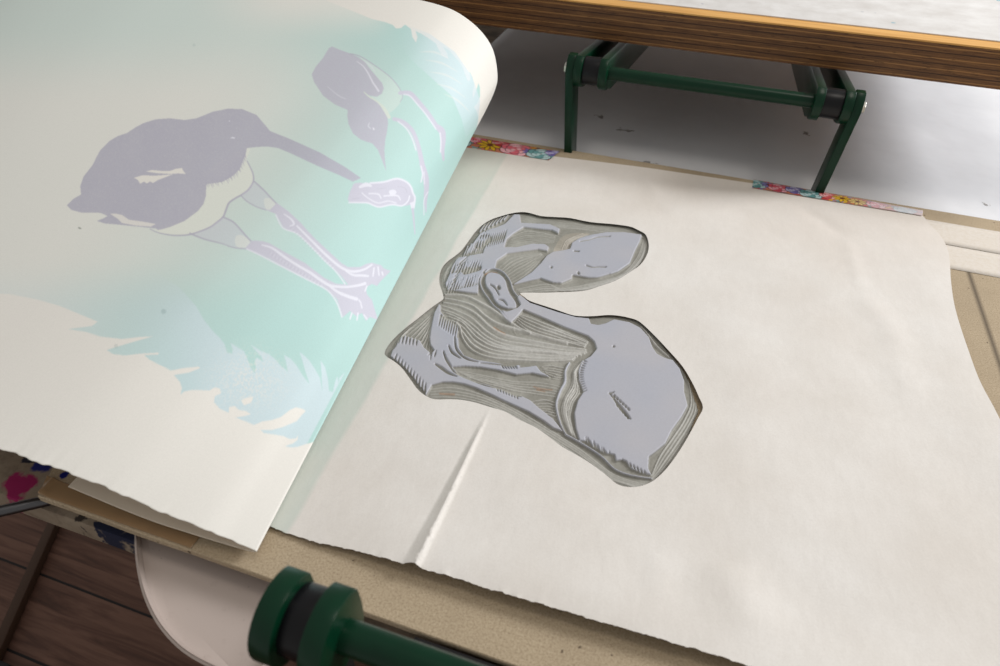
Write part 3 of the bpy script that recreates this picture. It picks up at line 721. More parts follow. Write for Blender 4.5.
# strips between the carved thighs
up([(514, 213.6), (520, 213.8), (521, 222), (550, 223.6), (560, 228), (558.5, 233), (552, 229.6), (540, 228.4), (523.7, 226.6), (514, 232.6), (507, 238.6), (504.5, 246.4), (516.5, 246.4), (532, 243), (545, 243.4), (549, 246.4), (547.7, 250.6), (538, 248.8), (521, 251), (507, 253), (497, 260), (495, 268)] +
   [(489, 272), (482, 280), (478, 293), (468, 292), (455, 290), (447, 289), (445, 283), (449, 274), (452, 266), (456, 259), (463, 253), (469, 247), (474, 241), (480, 233), (488, 228), (496, 227), (505, 223)], 0)
rr = random.Random(7)
# plumage ticks of the small bird
for i in range(15):
    x = 446 + i * 2.4; y = 283 - i * .5; cut([(x - .4, y + 7.5), (x + 2.8, y - 1 + rr.uniform(-2, 2))], [1.6, .3])
for i in range(12):
    x = 452 + i * 2.4; y = 264 - i * .3; cut([(x, y + 8), (x + 3.5, y - 1)], [1.9, .4])
dn([(462, 270), (468, 266), (474, 268), (480, 265), (481, 269), (473, 272), (464, 274)], 2)
for i in range(11):
    x = 460 + i * 2.2; y = 250 - i * .4; cut([(x, y + 6), (x + 3.5, y - 3 + rr.uniform(-1, 1))], [1.6, .4])
dn([(474, 246), (478, 238), (482, 234), (490, 234), (491, 240), (486, 245), (478, 248)], 2)
for i in range(5): rib([(478 + i * 2.6, 246), (480 + i * 2.6, 233)], 1.0)
for i in range(10):
    x = 484 + i * 2.2; y = 240 - i * .6; cut([(x - 1.5, y + 8), (x + 2.6, y - 5)], [.4, 1.3, .4])
for i in range(9):
    x = 487 + i * 3.0; y = 229 - i * 1.7; cut([(x - 2.5, y + 3), (x + 1.6, y - 4)], [.4, 1.8])
for i in range(7): cut([(450 + i * 1.6, 288 - i * 4.2), (455 + i * 2.4, 282 - i * 4.6)], [1.2, .4])
for P_ in ([(580, 241), (590, 239), (598, 236.5), (610, 236)],): cut(P_, .8)
cut([(586, 265), (592, 266.8), (598, 266.4), (606, 266.6)], .8); cut([(573, 274.8), (584, 277), (596, 277.4), (610, 273.5)], .8)
cut([(551, 266.8), (551.6, 267)], 1.6); cut([(578, 272), (579, 273.4)], 1.5); cut([(574, 250.5), (579, 251)], 1.0); cut([(549, 252), (552, 251)], 1.3)
for i in range(13): rib([(447 + i * 2.9, 292 - i * .5), (451 + i * 2.9, 283 - i * .7)], [.4, 1.1])
for i in range(10): rib([(452 + i * 3.2, 276 - i * .8), (457 + i * 3.2, 266 - i * 1.0)], [.4, 1.1])
for i in range(8): rib([(463 + i * 3.4, 256 - i * 2.0), (468 + i * 3.4, 245 - i * 2.2)], [.4, 1.2])
for i in range(7): rib([(480 + i * 4.0, 231 - i * 2.0), (485 + i * 4.0, 222 - i * 1.6)], [1.6, .3])
# ring shaped morsel
dn([(478, 292), (479, 278), (484, 270), (493, 267), (502, 268), (509, 276), (513, 288), (520, 297), (523, 306), (513, 326), (503, 315), (494, 308), (484, 299)], 0)
rib([(483, 273), (480, 281), (483, 290), (488, 297), (494, 305), (500, 310), (505, 317), (511, 322)], 1.5)
rib([(485, 271.6), (490, 268), (497, 268.4), (504, 272), (510, 280), (513, 289), (518, 296), (523, 302)], 1.5)
up([(486, 274.6), (491, 271.6), (500, 274), (505.4, 279.6), (507, 286), (510, 293.5), (515.5, 301), (516, 307), (507.6, 308), (498.5, 304.4), (493.5, 298.4), (491.4, 293), (486.5, 286.6), (484.8, 280.6)], 2)
cut([(490, 284), (495, 287.5), (499, 295)], [.8, 1.3, .6]); cut([(498, 299), (503, 300), (507, 305)], [.6, 1.2, .6]); cut([(498.2, 286.6), (498.9, 287.8)], 3.0)
up([(501, 309), (507, 311), (517, 307.4), (523, 302), (530, 305), (523, 309), (521, 311.6), (516.5, 317), (511, 322), (504.5, 315)], 0)
# beak, head and back of the large bird
up([(517, 297.6), (519.6, 293.6), (524, 296.8), (530, 302), (545, 307), (560, 312), (576, 316.4), (589, 317.6), (591, 323), (598, 324.4), (605.6, 322.6), (614, 318.6), (629.6, 321.6), (640.5, 327), (649, 336.4), (652.5, 346), (657, 353), (664.5, 357), (673, 359.4), (680, 368), (684.4, 379.7), (684.2, 390), (688, 404.8), (682, 416), (672, 429.6), (665.7, 442.8), (655.8, 451), (649, 456), (648.4, 467.6), (651.7, 474.4),
    (642.6, 472.5), (631, 467.6), (626, 461.8), (621, 459.6), (616, 461), (614.5, 454), (606, 452.8), (599.6, 450), (591, 445), (586.4, 440.4), (579.4, 440), (575.7, 428), (574, 413), (577.6, 400), (583, 391.6), (578.8, 379.6), (578.5, 370), (582, 360.4), (590.5, 355.6), (596.5, 348.4), (594, 341), (588, 335.6), (564, 326.6), (540, 316), (523, 309)], 0)
for i in range(14):
    t = i / 13; a_ = np.array([583.5, 360]) * (1 - t) + np.array([583.5, 391]) * t + (-3.6 * math.sin(math.pi * t), 0); cut([a_, a_ + (3.2, .8 - 3 * t + 1)], [1.0, .3])
for i in range(11):
    x = 587 + i * 2.6; y = 441 + i * 1.7; cut([(x, y + 1.5), (x - 1.5 - .8 * (i % 3), y - 4.5 - 1.2 * (i % 2))], [1.5, .3])
for i in range(7): cut([(624 + i * 3.6, 462 + i * 1.9), (622 + i * 3.6, 458.4 + i * 1.9)], [1.4, .3])
cut([(617, 461.5), (624, 461), (630, 467.6)], [3, 1.5])
cut([(609.5, 392.4), (613.5, 397.4), (619, 405), (625, 412.6), (630.5, 418.8)], [.6, 1.6, 2.4, 2.4, .6])
for i in range(6):
    p_ = np.array([613.5, 394]) + np.array([2.8, 2.6]) * i; cut([p_, p_ + (2.0, 3.4)], [.3, 1.6, .3])
for i in range(5):
    p_ = np.array([617, 403.5]) + np.array([2.6, 3.0]) * i; cut([p_, p_ + (.6, 3.6)], [1.8, .3])
cut([(609.5, 393), (614, 391.6)], [1.6, .6]); cut([(613.4, 346), (614, 346.2)], 1.5); cut([(626, 340), (626.3, 340.2)], .0)
# tail, feet and legs of the large bird
up([(390, 356), (392, 350), (395.6, 346), (398, 340), (402, 336), (406.4, 334), (409, 336), (414, 337), (420, 340), (424, 347), (431, 352.6), (434, 350), (430, 344), (429, 334), (431.5, 322), (434, 312), (438.6, 303.4), (440.6, 304), (440.6, 311), (446, 317), (457, 321), (460.5, 325), (458, 335), (459, 347), (464, 354.5), (476, 359), (490, 361.2), (505, 363.2), (516, 364.4), (536.5, 365), (541, 371), (552, 377), (563, 378.4),
    (545, 375.4), (531.6, 372.4), (516, 374), (498, 369.4), (480, 366.6), (465, 365.6), (452, 366.4), (459, 373.6), (476, 380.6), (504, 388.4), (521, 395), (530, 399.4), (540, 408), (553, 418), (558, 424), (563, 431), (553, 427.6), (543.7, 420.4), (528, 411), (504, 400.4), (490, 393.6), (476, 387.4), (464, 383.4), (452, 381.4), (442.5, 381.4), (430.5, 384.6), (426.4, 393.6), (420, 386), (412.4, 376), (404, 366.4), (396, 360)], 0)
for i in range(6): cut([(401 + i * 3.2, 332 + i * .6), (398 + i * 3.6, 343 + i * .5)], [1.9, .4])
for i in range(11): cut([(393.5 + i * 3.1, 362 + i * 3.1), (396.5 + i * 2.9, 353.5 + i * 2.9)], [2.0, .4])
for i in range(9): cut([(441 + i * 2.3, 314.6 + i * 1.1), (438.5 + i * 2.3, 326 + i * 1.5)], [1.9, .4])
for i in range(5): cut([(434 - i, 310 + i * 4.5), (431.2 - i * .4, 318 + i * 4.5)], [1.0, .4])
cut([(428, 355), (431, 352), (430, 360)], [.4, 1.2, .3]); cut([(436, 350), (434, 357)], [.4, 1.2, .3])
cut([(435, 363.6), (441, 367.4), (448, 372.4), (457, 376)], [1.0, 2.4, 2.2, .5])
cut([(443.2, 351), (445.6, 358), (449.4, 364.4), (454, 371), (464, 376.6), (480, 383), (492, 386.4), (505, 388)], [1.0, 2.0, 1.3, 1.2, 1.2, 1.2])
cut([(448.5, 345), (452, 352), (460.5, 358)], [.8, 2.0, .5])
cut([(454.6, 336), (455.4, 346), (459, 352.4), (467, 358.6), (478, 361.6)], [.8, 1.7, 1.6, .5])
cut([(480, 362.6), (500, 364), (514, 364.6)], [.6, 1.2, 1.2]); cut([(520, 366), (527, 365.4), (535, 364.8)], [1.5, 1.7, .5])
for i in range(6): cut([(502 + i * 2.6, 365), (504 + i * 2.6, 368.6)], [1.3, .4])
for i in range(8): cut([(497 + i * 2.8, 387 + i * 1.1), (498 + i * 2.8, 391 + i * 1.1)], [1.5, .4])
cut([(504, 389), (512, 392), (521, 396.4)], [1.2, 2.4, .6])
rib([(569.5, 362), (565.5, 370), (565, 381), (560, 391), (556.5, 402.5), (557.5, 412), (561, 424), (566, 434)], [2.0, 2.8, 2.6, 2.2, 1.6])
rib([(566, 434), (580, 441.6), (601, 455), (614, 467.6), (626, 473), (640, 476), (652, 477.6)], [2.0, 1.8, 1.6, 1.4])
rib([(425.6, 393.6), (429, 388), (431, 384)], 1.6)
# ridges left by the gouge in the cut-away ground
def fan(g1, g2, n, w=1.5, a=.5):
    A_, B_ = resample(smooth(g1, 5), 40), resample(smooth(g2, 5), 40)
    for i in range(n):
        t = (i + .5) / n; q = A_ * (1 - t) + B_ * t
        q = q + .5 * np.stack([vnoise(np.arange(40) * .22 + i * 7, np.zeros(40), i), vnoise(np.arange(40) * .22 + i * 3, np.ones(40), i)], 1)
        ridge.stroke(q, [w * .4, w * rr.uniform(.7, 1.2), w * .5], (1.0,), a * rr.uniform(.55, 1.2), mode='add')
g0 = [(445, 291), (465, 290), (482, 297), (493, 309), (503, 320), (511, 327)]
g1 = [(444, 299), (460, 302), (476, 309), (490, 322), (505, 331), (530, 337), (560, 343), (585, 347)]
g2 = [(441, 306), (455, 311), (470, 319), (486, 333), (505, 342), (535, 346), (565, 350), (586, 351)]
g3 = [(450, 317), (463, 323), (474, 336), (490, 346), (510, 350), (540, 352), (575, 355)]
g4 = [(461, 326), (463, 340), (473, 352), (492, 358), (520, 360), (545, 361), (572, 359)]
fan(g0, g1, 2, 4.0, .9); fan(g1, g2, 2, 3.6, .95); fan(g2, g3, 3, 3.0, .9); fan(g3, g4, 3, 3.0, .85); fan(g1, g4, 9, .9, .22)
fan([(521, 312), (540, 318.6), (565, 329), (588, 339)], [(516, 321), (530, 332), (550, 338), (584, 346)], 5, 2.2, .85)
rib([(521, 312), (516.5, 320), (513.5, 328), (517, 334)], .0)
fan([(507, 246), (530, 242), (553, 241)], [(512, 234), (528, 228.5), (556, 233)], 7, 1.2, .35)
fan([(497, 266), (512, 254), (540, 251)], [(510, 283), (528, 272), (544, 254)], 8, 1.2, .32)
fan([(454, 368), (480, 372), (510, 378), (540, 379), (562, 384)], [(468, 376), (490, 383), (520, 391), (556, 396)], 5, 1.6, .5)
fan([(583, 358), (573, 368), (571, 382), (564, 395), (561, 410), (568, 430)], [(584, 362), (577, 374), (580, 390), (573, 402), (571, 418), (578, 438)], 6, 1.6, .8)
fan([(430, 386), (450, 384), (480, 391), (510, 404), (545, 424), (580, 446), (615, 472), (645, 482)], [(430, 397), (455, 397), (480, 402), (510, 414), (545, 435), (580, 457), (608, 477), (635, 486)], 4, 2.4, .6)
fan([(688, 374), (690, 400), (684, 416), (673, 433), (660, 452), (652, 472)], [(694, 386), (700, 407), (691, 428), (677, 450), (662, 470), (652, 480)], 4, 2.0, .5)
fan([(640, 322), (655, 342), (668, 354)], [(646, 330), (658, 346), (672, 358)], 2, 1.8, .5)
fan([(521, 215), (560, 220), (610, 226), (645, 236)], [(521, 220), (560, 226), (600, 230), (640, 234)], 4, 1.2, .35)
fan([(515, 287), (545, 281), (560, 286), (590, 281), (620, 273), (636, 256), (643, 238)], [(522, 292), (545, 290), (562, 291), (590, 288), (622, 276), (641, 260), (648, 242)], 4, 2.0, .5)
fan([(434, 308), (418, 322), (405, 332)], [(430, 330), (432, 340), (433, 352)], 9, 1.2, .5)
fan([(388, 354), (398, 336), (420, 318)], [(392, 358), (400, 336), (405, 332)], 3, 1.6, .4)
fan([(530, 399), (545, 397), (556, 400)], [(545, 412), (556, 416), (557, 414)], 6, 1.0, .9)
fan([(541, 364), (552, 363), (564, 365)], [(546, 372), (556, 377), (563, 377)], 5, 1.0, .9)
fan([(560, 250), (566, 238), (582, 231)], [(568, 249), (572, 240), (590, 234)], 4, 1.0, .4)
fan([(444, 292), (441, 280), (446, 266), (458, 254)], [(448, 290), (446, 280), (450, 268), (462, 254)], 3, 1.4, .4)
# bare cork-coloured scrapes
for P_, w_ in (([(494, 326), (499, 329), (505, 333)], 2.6), ([(496, 329), (504, 331)], 1.8), ([(440, 391.6), (447, 392), (454, 392.4)], 2.2), ([(534, 385), (541, 387), (552, 388)], 1.8), ([(537, 388), (545, 390)], 1.6), ([(485, 273), (491, 270.4), (497, 271)], 1.2), ([(512, 300), (516, 305)], 1.6)):
    tint.stroke(P_, w_, lin((160, 118, 82)), .75, 3)
tint.fill([(553, 251), (558, 240), (565, 233), (580, 231), (590, 232), (574, 239), (570, 248), (562, 249)], lin((196, 186, 172)), .7, 2)
rmask = hb.a.copy()
hb.blur(2); ridge.blur(1)
INK = lin((176, 178, 188)); INK2 = lin((183, 182, 188))
# block outline: under the newsprint everywhere except the right bulge, where the board shows beside it
blk = []
for x, y in HP:
    q = np.array([x, y]); v = q - np.array([560, 345]); v = v / np.linalg.norm(v); blk.append(q + v * 2.2)
blk = np.array(blk)
for i, (x, y) in enumerate(HP):
    if 655 < x and 345 < y < 470:
        w_ = math.exp(-((y - 405) / 30) ** 2); blk[i] = np.array([x, y]) + (2.0 - 6.5 * w_, 1.0 - 1.0 * w_)
bm_ = Canvas(375, 200, 715, 500, 4, (0.0,)); bm_.fill(blk, (1.0,))
ZB, ZC = .0041, .0015
gx = np.arange(-.262, .062, .00050); gy = np.arange(.300, .680, .00050)
X, Y = np.meshgrid(gx, gy, indexing='ij')
px_, py_ = prj(np.stack([X, Y, np.full_like(X, ZB)], -1))
h = hb.sample(px_, py_)[..., 0]; rd = ridge.sample(px_, py_)[..., 0]; mk = bm_.sample(px_, py_)[..., 0] > .5
inside = mk
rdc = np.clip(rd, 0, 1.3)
low = ZC + .0019 * rdc + .00016 * vnoise(X * 900, Y * 900, 3)
Z = low * (1 - h) + ZB * h
Z = np.where(inside, Z, 0.0)
col = tint.sample(px_, py_)
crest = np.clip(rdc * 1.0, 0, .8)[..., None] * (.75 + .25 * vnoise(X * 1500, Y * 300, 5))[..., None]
col = col * (1 - crest) + lin((196, 194, 190)) * crest  # inked crests, lightened further to paint in the relief shading
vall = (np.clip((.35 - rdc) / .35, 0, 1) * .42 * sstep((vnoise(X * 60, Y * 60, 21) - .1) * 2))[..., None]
col = col * (1 - vall) + lin((116, 113, 104)) * vall  # valleys hold less ink, darkened further to paint in groove shade
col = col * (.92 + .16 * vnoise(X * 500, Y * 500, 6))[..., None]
hh_ = np.clip((h - .45) / .3, 0, 1)[..., None]
ik = INK + (INK2 - INK) * vnoise(X * 40, Y * 40, 7)[..., None]
ik = ik * (.97 + .06 * vnoise(X * 1400, Y * 1400, 8))[..., None]
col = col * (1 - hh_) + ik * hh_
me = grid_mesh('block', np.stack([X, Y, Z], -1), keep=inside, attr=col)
m_blk = Mat('lino_block', rough=.5, spec=.3)
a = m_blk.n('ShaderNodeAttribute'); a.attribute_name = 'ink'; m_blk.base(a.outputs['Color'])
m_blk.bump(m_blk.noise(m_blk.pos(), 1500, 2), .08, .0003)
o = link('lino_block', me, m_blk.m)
tag(o, 'carved grey lino block inked pale blue, showing through the cut-out in the newsprint', 'printing block')

# ------------------------------------------------------------------ the newsprint mask
torn = smooth([(272, 525), (307, 537), (346, 548), (372, 555.5), (408, 566.5), (422, 570.5), (464, 584), (520, 601), (580, 620), (624, 632.5), (704, 655.5), (740, 666.5), (820, 688), (900, 708)], 10)
right = smooth([(918, 211), (925, 213), (932, 222), (941, 234), (947.5, 248), (949.5, 262), (950, 280), (953, 302), (959, 325), (968, 352), (979, 382), (992, 408), (1004, 432), (1016, 456)], 6)
top = [(452, 140.5), (480, 145), (520, 151.5), (560, 157), (600, 161.8), (647, 168), (700, 176), (752, 184), (800, 191.5), (850, 200), (900, 208.5)]
zf = .006
T = np.array([onz(x, y, zf)[:2] for x, y in torn]); Rr = np.array([onz(x, y, .006)[:2] for x, y in right]); Tp = np.array([onz(x, y, .0016)[:2] for x, y in top])
Tp[0] = (-.335, Tp[1][1] + .001)
rs = np.random.RandomState(3)
Tf = resample(T, 620); Tf[:, 1] += .0005 * (vnoise(Tf[:, 0] * 420, Tf[:, 0] * 0, 2) - .5) + .0011 * (vnoise(Tf[:, 0] * 120, Tf[:, 0] * 0, 3) - .5)
tooth = np.abs(((Tf[:, 0] * 118) % 1) - .5) < .12; Tf[tooth, 1] -= .0003
left = [(-.30, Tf[0][1] + .004), (-.345, Tf[0][1] + .006), (-.345, .5)]
loop = list(map(tuple, Tf)) + [(.300, Tf[-1][1] + .004), (.298, .34)] + list(map(tuple, Rr[::-1])) + list(map(tuple, Tp[::-1])) + [tuple(left[2]), tuple(left[1]), tuple(left[0])]
hl = list(map(tuple, resample(np.r_[hole_xy, hole_xy[:1]], 520)[:-1]))
P2 = [Vector(p) for p in loop + hl]
nl, nh = len(loop), len(hl)
E2 = [(i, (i + 1) % nl) for i in range(nl)] + [(nl + i, nl + (i + 1) % nh) for i in range(nh)]
lp, hp = np.array(loop), np.array(hl)
def inpoly(pts, poly):
    r = np.zeros(len(pts), bool); A_, B_ = poly, np.roll(poly, -1, 0)
    for (ax, ay), (bx, by) in zip(A_, B_):
        if ay == by: continue
        c_ = (pts[:, 1] > min(ay, by)) & (pts[:, 1] <= max(ay, by)) & (pts[:, 0] < ax + (pts[:, 1] - ay) * (bx - ax) / (by - ay)); r ^= c_
    return r
gx, gy = np.meshgrid(np.arange(-.345, .62, .0055), np.arange(.18, .84, .0055), indexing='ij')
pts = np.c_[gx.ravel(), gy.ravel()] + rs.uniform(-.0008, .0008, (gx.size, 2))
# denser lines along the crease
cA, cB = onz(492, 405, .004)[:2], onz(417, 568, .006)[:2]
cd_ = (cB - cA) / np.linalg.norm(cB - cA); cn_ = np.array([-cd_[1], cd_[0]])
ex = [cA + cd_ * t + cn_ * s_ for t in np.arange(0, np.linalg.norm(cB - cA), .003) for s_ in np.arange(-.013, .0061, .0010)]
ex2 = [(x_, Tf[0][1] + y_) for x_ in np.arange(-.26, .33, .0025) for y_ in (.004, .0065, .009)]
pts = np.r_[pts, np.array(ex), np.array(ex2)]
pts = pts[inpoly(pts, lp) & ~inpoly(pts, hp)]
allb = np.r_[lp, hp]
dmin = np.full(len(pts), 9.0)
for k in range(0, len(allb), 50):
    dmin = np.minimum(dmin, np.min(np.hypot(pts[:, None, 0] - allb[None, k:k + 50, 0], pts[:, None, 1] - allb[None, k:k + 50, 1]), 1))
pts = pts[dmin > .0011]
P2 += [Vector(p) for p in pts]
vo, eo, fo, *_r = delaunay_2d_cdt(P2, E2, [], 0, 1e-6)
V = np.array([[v.x, v.y] for v in vo]); Fc = np.array([f for f in fo if len(f) == 3])
ce = V[Fc].mean(1); Fc = Fc[inpoly(ce, lp) & ~inpoly(ce, hp)]
x, y = V[:, 0], V[:, 1]
dh = np.full(len(V), 9.0)
for k in range(0, len(hp), 40): dh = np.minimum(dh, np.min(np.hypot(x[:, None] - hp[None, k:k + 40, 0], y[:, None] - hp[None, k:k + 40, 1]), 1))
nearh = np.exp(-(np.maximum(dh - .008, 0) / .03) ** 2)
z = .0028 + .0028 * vnoise(x * 7 + 3, y * 7, 11) + .0014 * vnoise(x * 17, y * 15, 12) + .0004 * vnoise(x * 55, y * 50, 13)
z = z * (1 - nearh) + ZH * nearh
ft = np.exp(-((y - .795) / .030) ** 2); z = z * (1 - ft) + .0014 * ft
ff = np.exp(-((y - .200) / .035) ** 2) * sstep((x + .30) / .08); z += ff * (.0045 + .003 * vnoise(x * 11, y * 0, 14) - .002)
# small tear ripples on the near edge
z += .0011 * np.exp(-((y - Tf[0][1] - .002) / .0045) ** 2) * np.clip(vnoise(x * 210, y * 60, 15) - .35, 0, 1)
# the sharp crease
tt = ((V - cA) @ cd_) / np.linalg.norm(cB - cA); sd = (V - cA) @ cn_
amp = .0042 * sstep(tt * 3) * sstep((1.25 - tt) * 4) * (.5 + .6 * tt)
wl = .0025 + .0075 * np.clip(tt, 0, 1.1)
z += amp * np.where(sd < 0, np.clip(1 + sd / wl, 0, 1) ** 1.2, np.clip(1 - sd / .0028, 0, 1) ** 1.6)
# soft wrinkles at the upper right
def wr(p, q, w, a, z):
    A_, B_ = onz(*p, .004)[:2], onz(*q, .004)[:2]; L_ = np.linalg.norm(B_ - A_); d_ = (B_ - A_) / L_; n_ = np.array([-d_[1], d_[0]])
    t_ = ((V - A_) @ d_) / L_; s_ = (V - A_) @ n_
    return z + a * sstep(t_ * 3 + .2) * sstep((1.1 - t_) * 3) * np.exp(-(s_ / w) ** 2)
z = wr((846, 236), (862, 296), .006, .0009, z); z = wr((862, 296), (905, 350), .012, .0011, z); z = wr((885, 330), (915, 410), .014, .0012, z)
z = wr((800, 205), (845, 235), .010, -.0015, z); z = wr((660, 555), (655, 600), .008, .0010, z); z = wr((638, 168), (660, 200), .008, .0012, z); z = wr((720, 560), (760, 640), .02, .003, z)
z = wr((330, 440), (470, 190), .02, .002, z)
# right margin lifts a little
dr = np.full(len(V), 9.0)
for k in range(0, len(Rr), 20): dr = np.minimum(dr, np.min(np.hypot(x[:, None] - Rr[None, k:k + 20, 0], y[:, None] - Rr[None, k:k + 20, 1]), 1))
z = z + .003 * np.exp(-(np.maximum(dr - .004, 0) / .04) ** 2) * sstep((.76 - y) / .1)
under = (x < -.20) & (y > .17)
z = np.where(x < -.285, np.minimum(z, .0026), z)
xf_ = -.2175 - .083 * (y - .173) / .6
k_ = sstep((x - xf_ - .004) / .11); z = .0026 + (z - .0026) * k_
z = np.maximum(z, .0012)
me = bpy.data.meshes.new('newsprint'); me.from_pydata(np.c_[V, z].tolist(), [], Fc.tolist()); me.update(); me.shade_smooth()
bmn = bmesh.new(); bmn.from_mesh(me)
for v in [v for v in bmn.verts if not v.link_faces]: bmn.verts.remove(v)
bmesh.ops.recalc_face_normals(bmn, faces=bmn.faces[:])
if sum(f.normal.z for f in bmn.faces) < 0: bmesh.ops.reverse_faces(bmn, faces=bmn.faces[:])
bmn.to_mesh(me); bmn.free(); me.shade_smooth()
m = m_news
n1 = m.noise(m.pos(), 11, 4, .55); n2 = m.noise(m.pos(), 700, 3, .6)
c = m.ramp(n1, [(.3, (223, 217, 210)), (.7, (233, 229, 224))])
c = m.mix(m.ramp(n2, [(.35, .12), (.6, 0.0)]), c, (190, 182, 172))
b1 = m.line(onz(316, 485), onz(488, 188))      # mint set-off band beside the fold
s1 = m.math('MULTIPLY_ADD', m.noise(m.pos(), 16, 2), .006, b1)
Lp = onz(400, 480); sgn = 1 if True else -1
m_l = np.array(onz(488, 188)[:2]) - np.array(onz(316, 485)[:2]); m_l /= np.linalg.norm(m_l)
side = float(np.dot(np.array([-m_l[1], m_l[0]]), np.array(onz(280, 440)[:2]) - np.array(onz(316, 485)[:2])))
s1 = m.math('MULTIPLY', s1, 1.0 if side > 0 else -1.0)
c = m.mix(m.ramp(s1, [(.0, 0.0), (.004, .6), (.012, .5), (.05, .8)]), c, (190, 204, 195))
yy = m.sep(m.pos())[1]
c = m.mix(m.ramp(m.math('MULTIPLY_ADD', yy, 4.0, -2.45), [(.0, 0.0), (.8, .35)]), c, (216, 200, 184))
fib = m.noise(m.mapping(m.pos(), (1, .45, 1)), 150, 5, .6)
c = m.mix(m.ramp(fib, [(.35, .10), (.65, 0.0)]), c, (196, 190, 182))
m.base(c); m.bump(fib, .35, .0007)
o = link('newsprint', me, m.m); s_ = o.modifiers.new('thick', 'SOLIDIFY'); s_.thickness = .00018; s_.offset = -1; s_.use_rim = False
o.name = 'newsprint_sheet'
tag(o, 'off-white newsprint mask with a torn near edge and a cut-out around the block', 'paper')

# ------------------------------------------------------------------ floral paper tapes
def flower_tape(quad, seed, label, flowers, pale=0.0):
    """quad: four ground points, far-left, far-right, near-right, near-left"""
    q = [onz(x, y, .0020)[:2] for x, y in quad]
    Lm = float(np.linalg.norm(q[1] - q[0])); Wm = float(np.linalg.norm(q[3] - q[0]))
    L = Lm / Wm                                     # design units: width = 1
    c = Canvas(0, 0, L, 1, 70, lin((196, 120, 92)))
    r = np.random.RandomState(seed)
    pal = [(206, 76, 84), (226, 176, 44), (120, 160, 160), (140, 132, 186), (190, 60, 60), (222, 132, 60)]
    for i in range(int(L * 16)):
        x, y = r.uniform(0, L), r.uniform(0, 1); k = pal[r.randint(len(pal))]; rr_ = r.uniform(.08, .2)
        a0 = r.uniform(0, 6.28)
        c.fill([(x + rr_ * math.cos(a0), y + rr_ * math.sin(a0)), (x + rr_ * .5 * math.cos(a0 + 1.5), y + rr_ * .5 * math.sin(a0 + 1.5)), (x + rr_ * math.cos(a0 + 3.1), y + rr_ * math.sin(a0 + 3.1)), (x + rr_ * .5 * math.cos(a0 + 4.6), y + rr_ * .5 * math.sin(a0 + 4.6))], lin(k), .95, 3)
    for (fx, fy, fr, kind, colr) in flowers:
        cl = lin(colr); dk = lin(tuple(int(v * .35) for v in colr)); lt = lin(tuple(min(255, int(v * .5 + 128)) for v in colr))
        fx *= L
        if kind == 'rose':
            for ring, (rad, np_) in enumerate(((1.0, 7), (.66, 6), (.34, 4))):
                for j in range(np_):
                    a0 = 6.283 * j / np_ + ring * .5; cx, cy = fx + fr * rad * .62 * math.cos(a0), fy + fr * rad * .62 * math.sin(a0); pr = fr * rad * .50
                    pet = [(cx + pr * math.cos(t), cy + pr * math.sin(t)) for t in np.linspace(0, 6.28, 12)[:-1]]
                    c.fill([(fx + (a - fx) * 1.07, fy + (b - fy) * 1.07) for a, b in pet], dk); c.fill(pet, lt if (j + ring) % 2 else cl)
        else:
            for j in range(9):
                a0 = 6.283 * j / 9 + .3; d0 = np.array([math.cos(a0), math.sin(a0)]); n0 = np.array([-d0[1], d0[0]]); o0 = np.array([fx, fy])
                c.fill([o0 + d0 * fr * .15, o0 + d0 * fr * .6 + n0 * fr * .21, o0 + d0 * fr * 1.05, o0 + d0 * fr * .6 - n0 * fr * .21], dk, 1, 3)
                c.fill([o0 + d0 * fr * .2, o0 + d0 * fr * .6 + n0 * fr * .15, o0 + d0 * fr * .95, o0 + d0 * fr * .6 - n0 * fr * .15], cl, 1, 3)
            c.fill([(fx + fr * .2 * math.cos(t), fy + fr * .2 * math.sin(t)) for t in np.linspace(0, 6.28, 10)[:-1]], lin((110, 50, 30)))
    n, mm_ = int(L * 40), 40
    U, W_ = np.meshgrid(np.linspace(0, 1, n), np.linspace(0, 1, mm_), indexing='ij')
    Pt = (q[0] * (1 - U[..., None]) + q[1] * U[..., None]) * (1 - W_[..., None]) + (q[3] * (1 - U[..., None]) + q[2] * U[..., None]) * W_[..., None]
    col = c.sample(U * L, W_)
    if pale:
        f_ = (sstep((U - .55) / .4) * .75)[..., None]; col = col * (1 - f_) + lin((226, 222, 226)) * f_  # glare over the right end, painted into the print colours
    z = .0024 + .0004 * vnoise(Pt[..., 0] * 90, Pt[..., 1] * 90, 5)
    z = np.where(W_ < .35, np.minimum(z, .0008 + .0016 * W_ / .35), z)
    me = grid_mesh('floral_tape', np.dstack([Pt, z]), attr=col, flip=False)
    mt = Mat('floral_tape', rough=.45, spec=.4); a_ = mt.n('ShaderNodeAttribute'); a_.attribute_name = 'ink'; mt.base(a_.outputs['Color'])
    o = link('floral_tape', me, mt.m); s_ = o.modifiers.new('t', 'SOLIDIFY'); s_.thickness = .0002; s_.offset = 0
    tag(o, label, 'tape')
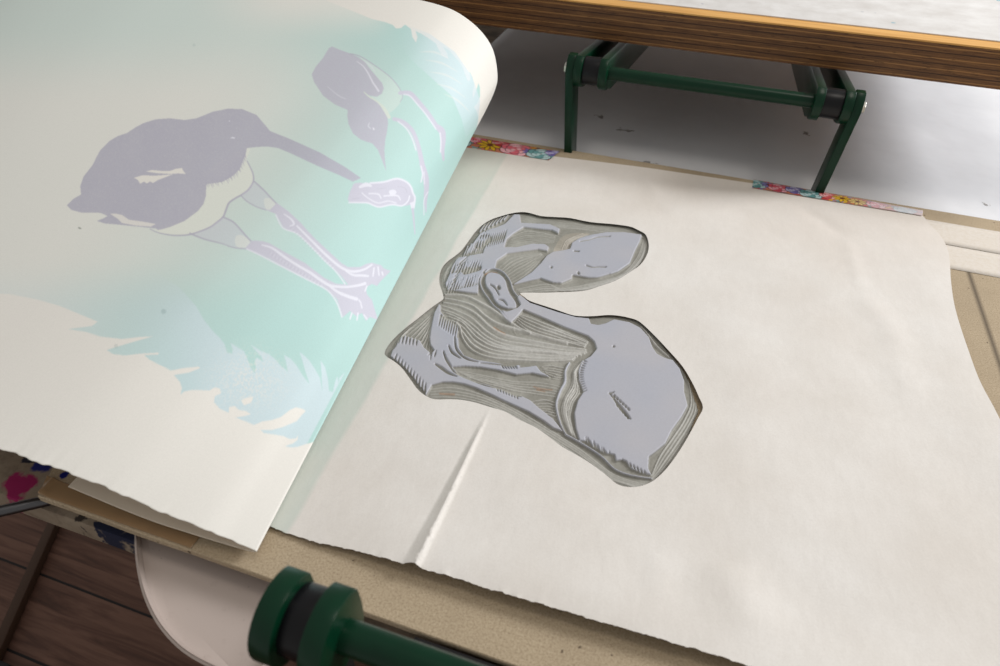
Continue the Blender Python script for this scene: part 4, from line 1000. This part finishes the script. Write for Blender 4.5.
flower_tape([(446, 131.5), (560, 150.5), (549, 160.5), (444, 144.5)], 4, 'floral washi tape with yellow daisy and pink rose beside the folded sheet',
            [(.16, .5, .42, 'rose', (96, 150, 150)), (.31, .3, .3, 'rose', (220, 90, 110)), (.42, .52, .50, 'daisy', (226, 180, 40)), (.50, .15, .3, 'rose', (190, 56, 60)), (.66, .55, .52, 'rose', (226, 110, 124)), (.79, .55, .30, 'daisy', (134, 124, 196)), (.82, .1, .3, 'daisy', (222, 150, 40)), (.89, .6, .46, 'rose', (110, 160, 160)), (.985, .3, .3, 'rose', (120, 104, 170))])
flower_tape([(754, 178.6), (923, 209.6), (922, 216), (752, 188)], 9, 'floral washi tape with red and purple flowers fading into painted glare, beside the far green leg',
            [(.03, .5, .42, 'rose', (96, 150, 150)), (.09, .4, .35, 'daisy', (134, 124, 180)), (.16, .55, .45, 'rose', (206, 80, 96)), (.26, .45, .42, 'rose', (118, 108, 170)), (.36, .6, .5, 'rose', (96, 146, 146)), (.46, .4, .4, 'rose', (210, 90, 90)), (.54, .5, .48, 'daisy', (226, 180, 40)), (.63, .6, .45, 'daisy', (228, 196, 120)), (.74, .5, .42, 'rose', (226, 150, 160)), (.9, .6, .45, 'rose', (150, 196, 206))], .8)
# glossy clear tape on the corner of the base board
pc = [onz(x, y, .0004)[:2] for x, y in ((36, 484), (58, 488), (55, 499), (37, 493.5))]
n = 26; U, W_ = np.meshgrid(np.linspace(0, 1, n), np.linspace(0, 1, n), indexing='ij')
pc = [np.array(p) for p in ((-.3955, .1775), (-.262, .1775), (-.262, .1636), (-.3895, .1636))]
n = 120; U, W_ = np.meshgrid(np.linspace(0, 1, n), np.linspace(0, 1, 24), indexing='ij')
Pt = (pc[0] * (1 - U[..., None]) + pc[1] * U[..., None]) * (1 - W_[..., None]) + (pc[3] * (1 - U[..., None]) + pc[2] * U[..., None]) * W_[..., None]
z = .0004 + .0003 * vnoise(Pt[..., 0] * 120, Pt[..., 1] * 120, 4) + .0026 * vnoise(Pt[..., 0] * 260, Pt[..., 1] * 200, 3) * sstep((-.382 - Pt[..., 0]) / .008)
mt = Mat('clear_tape', (150, 122, 90), .24, .5)
o = link('packing_tape', grid_mesh('packing_tape', np.dstack([Pt, z])), mt.m); s_ = o.modifiers.new('t', 'SOLIDIFY'); s_.thickness = .0002; s_.offset = -1
tag(o, 'glossy brown packing tape along the near left edge of the board', 'tape')
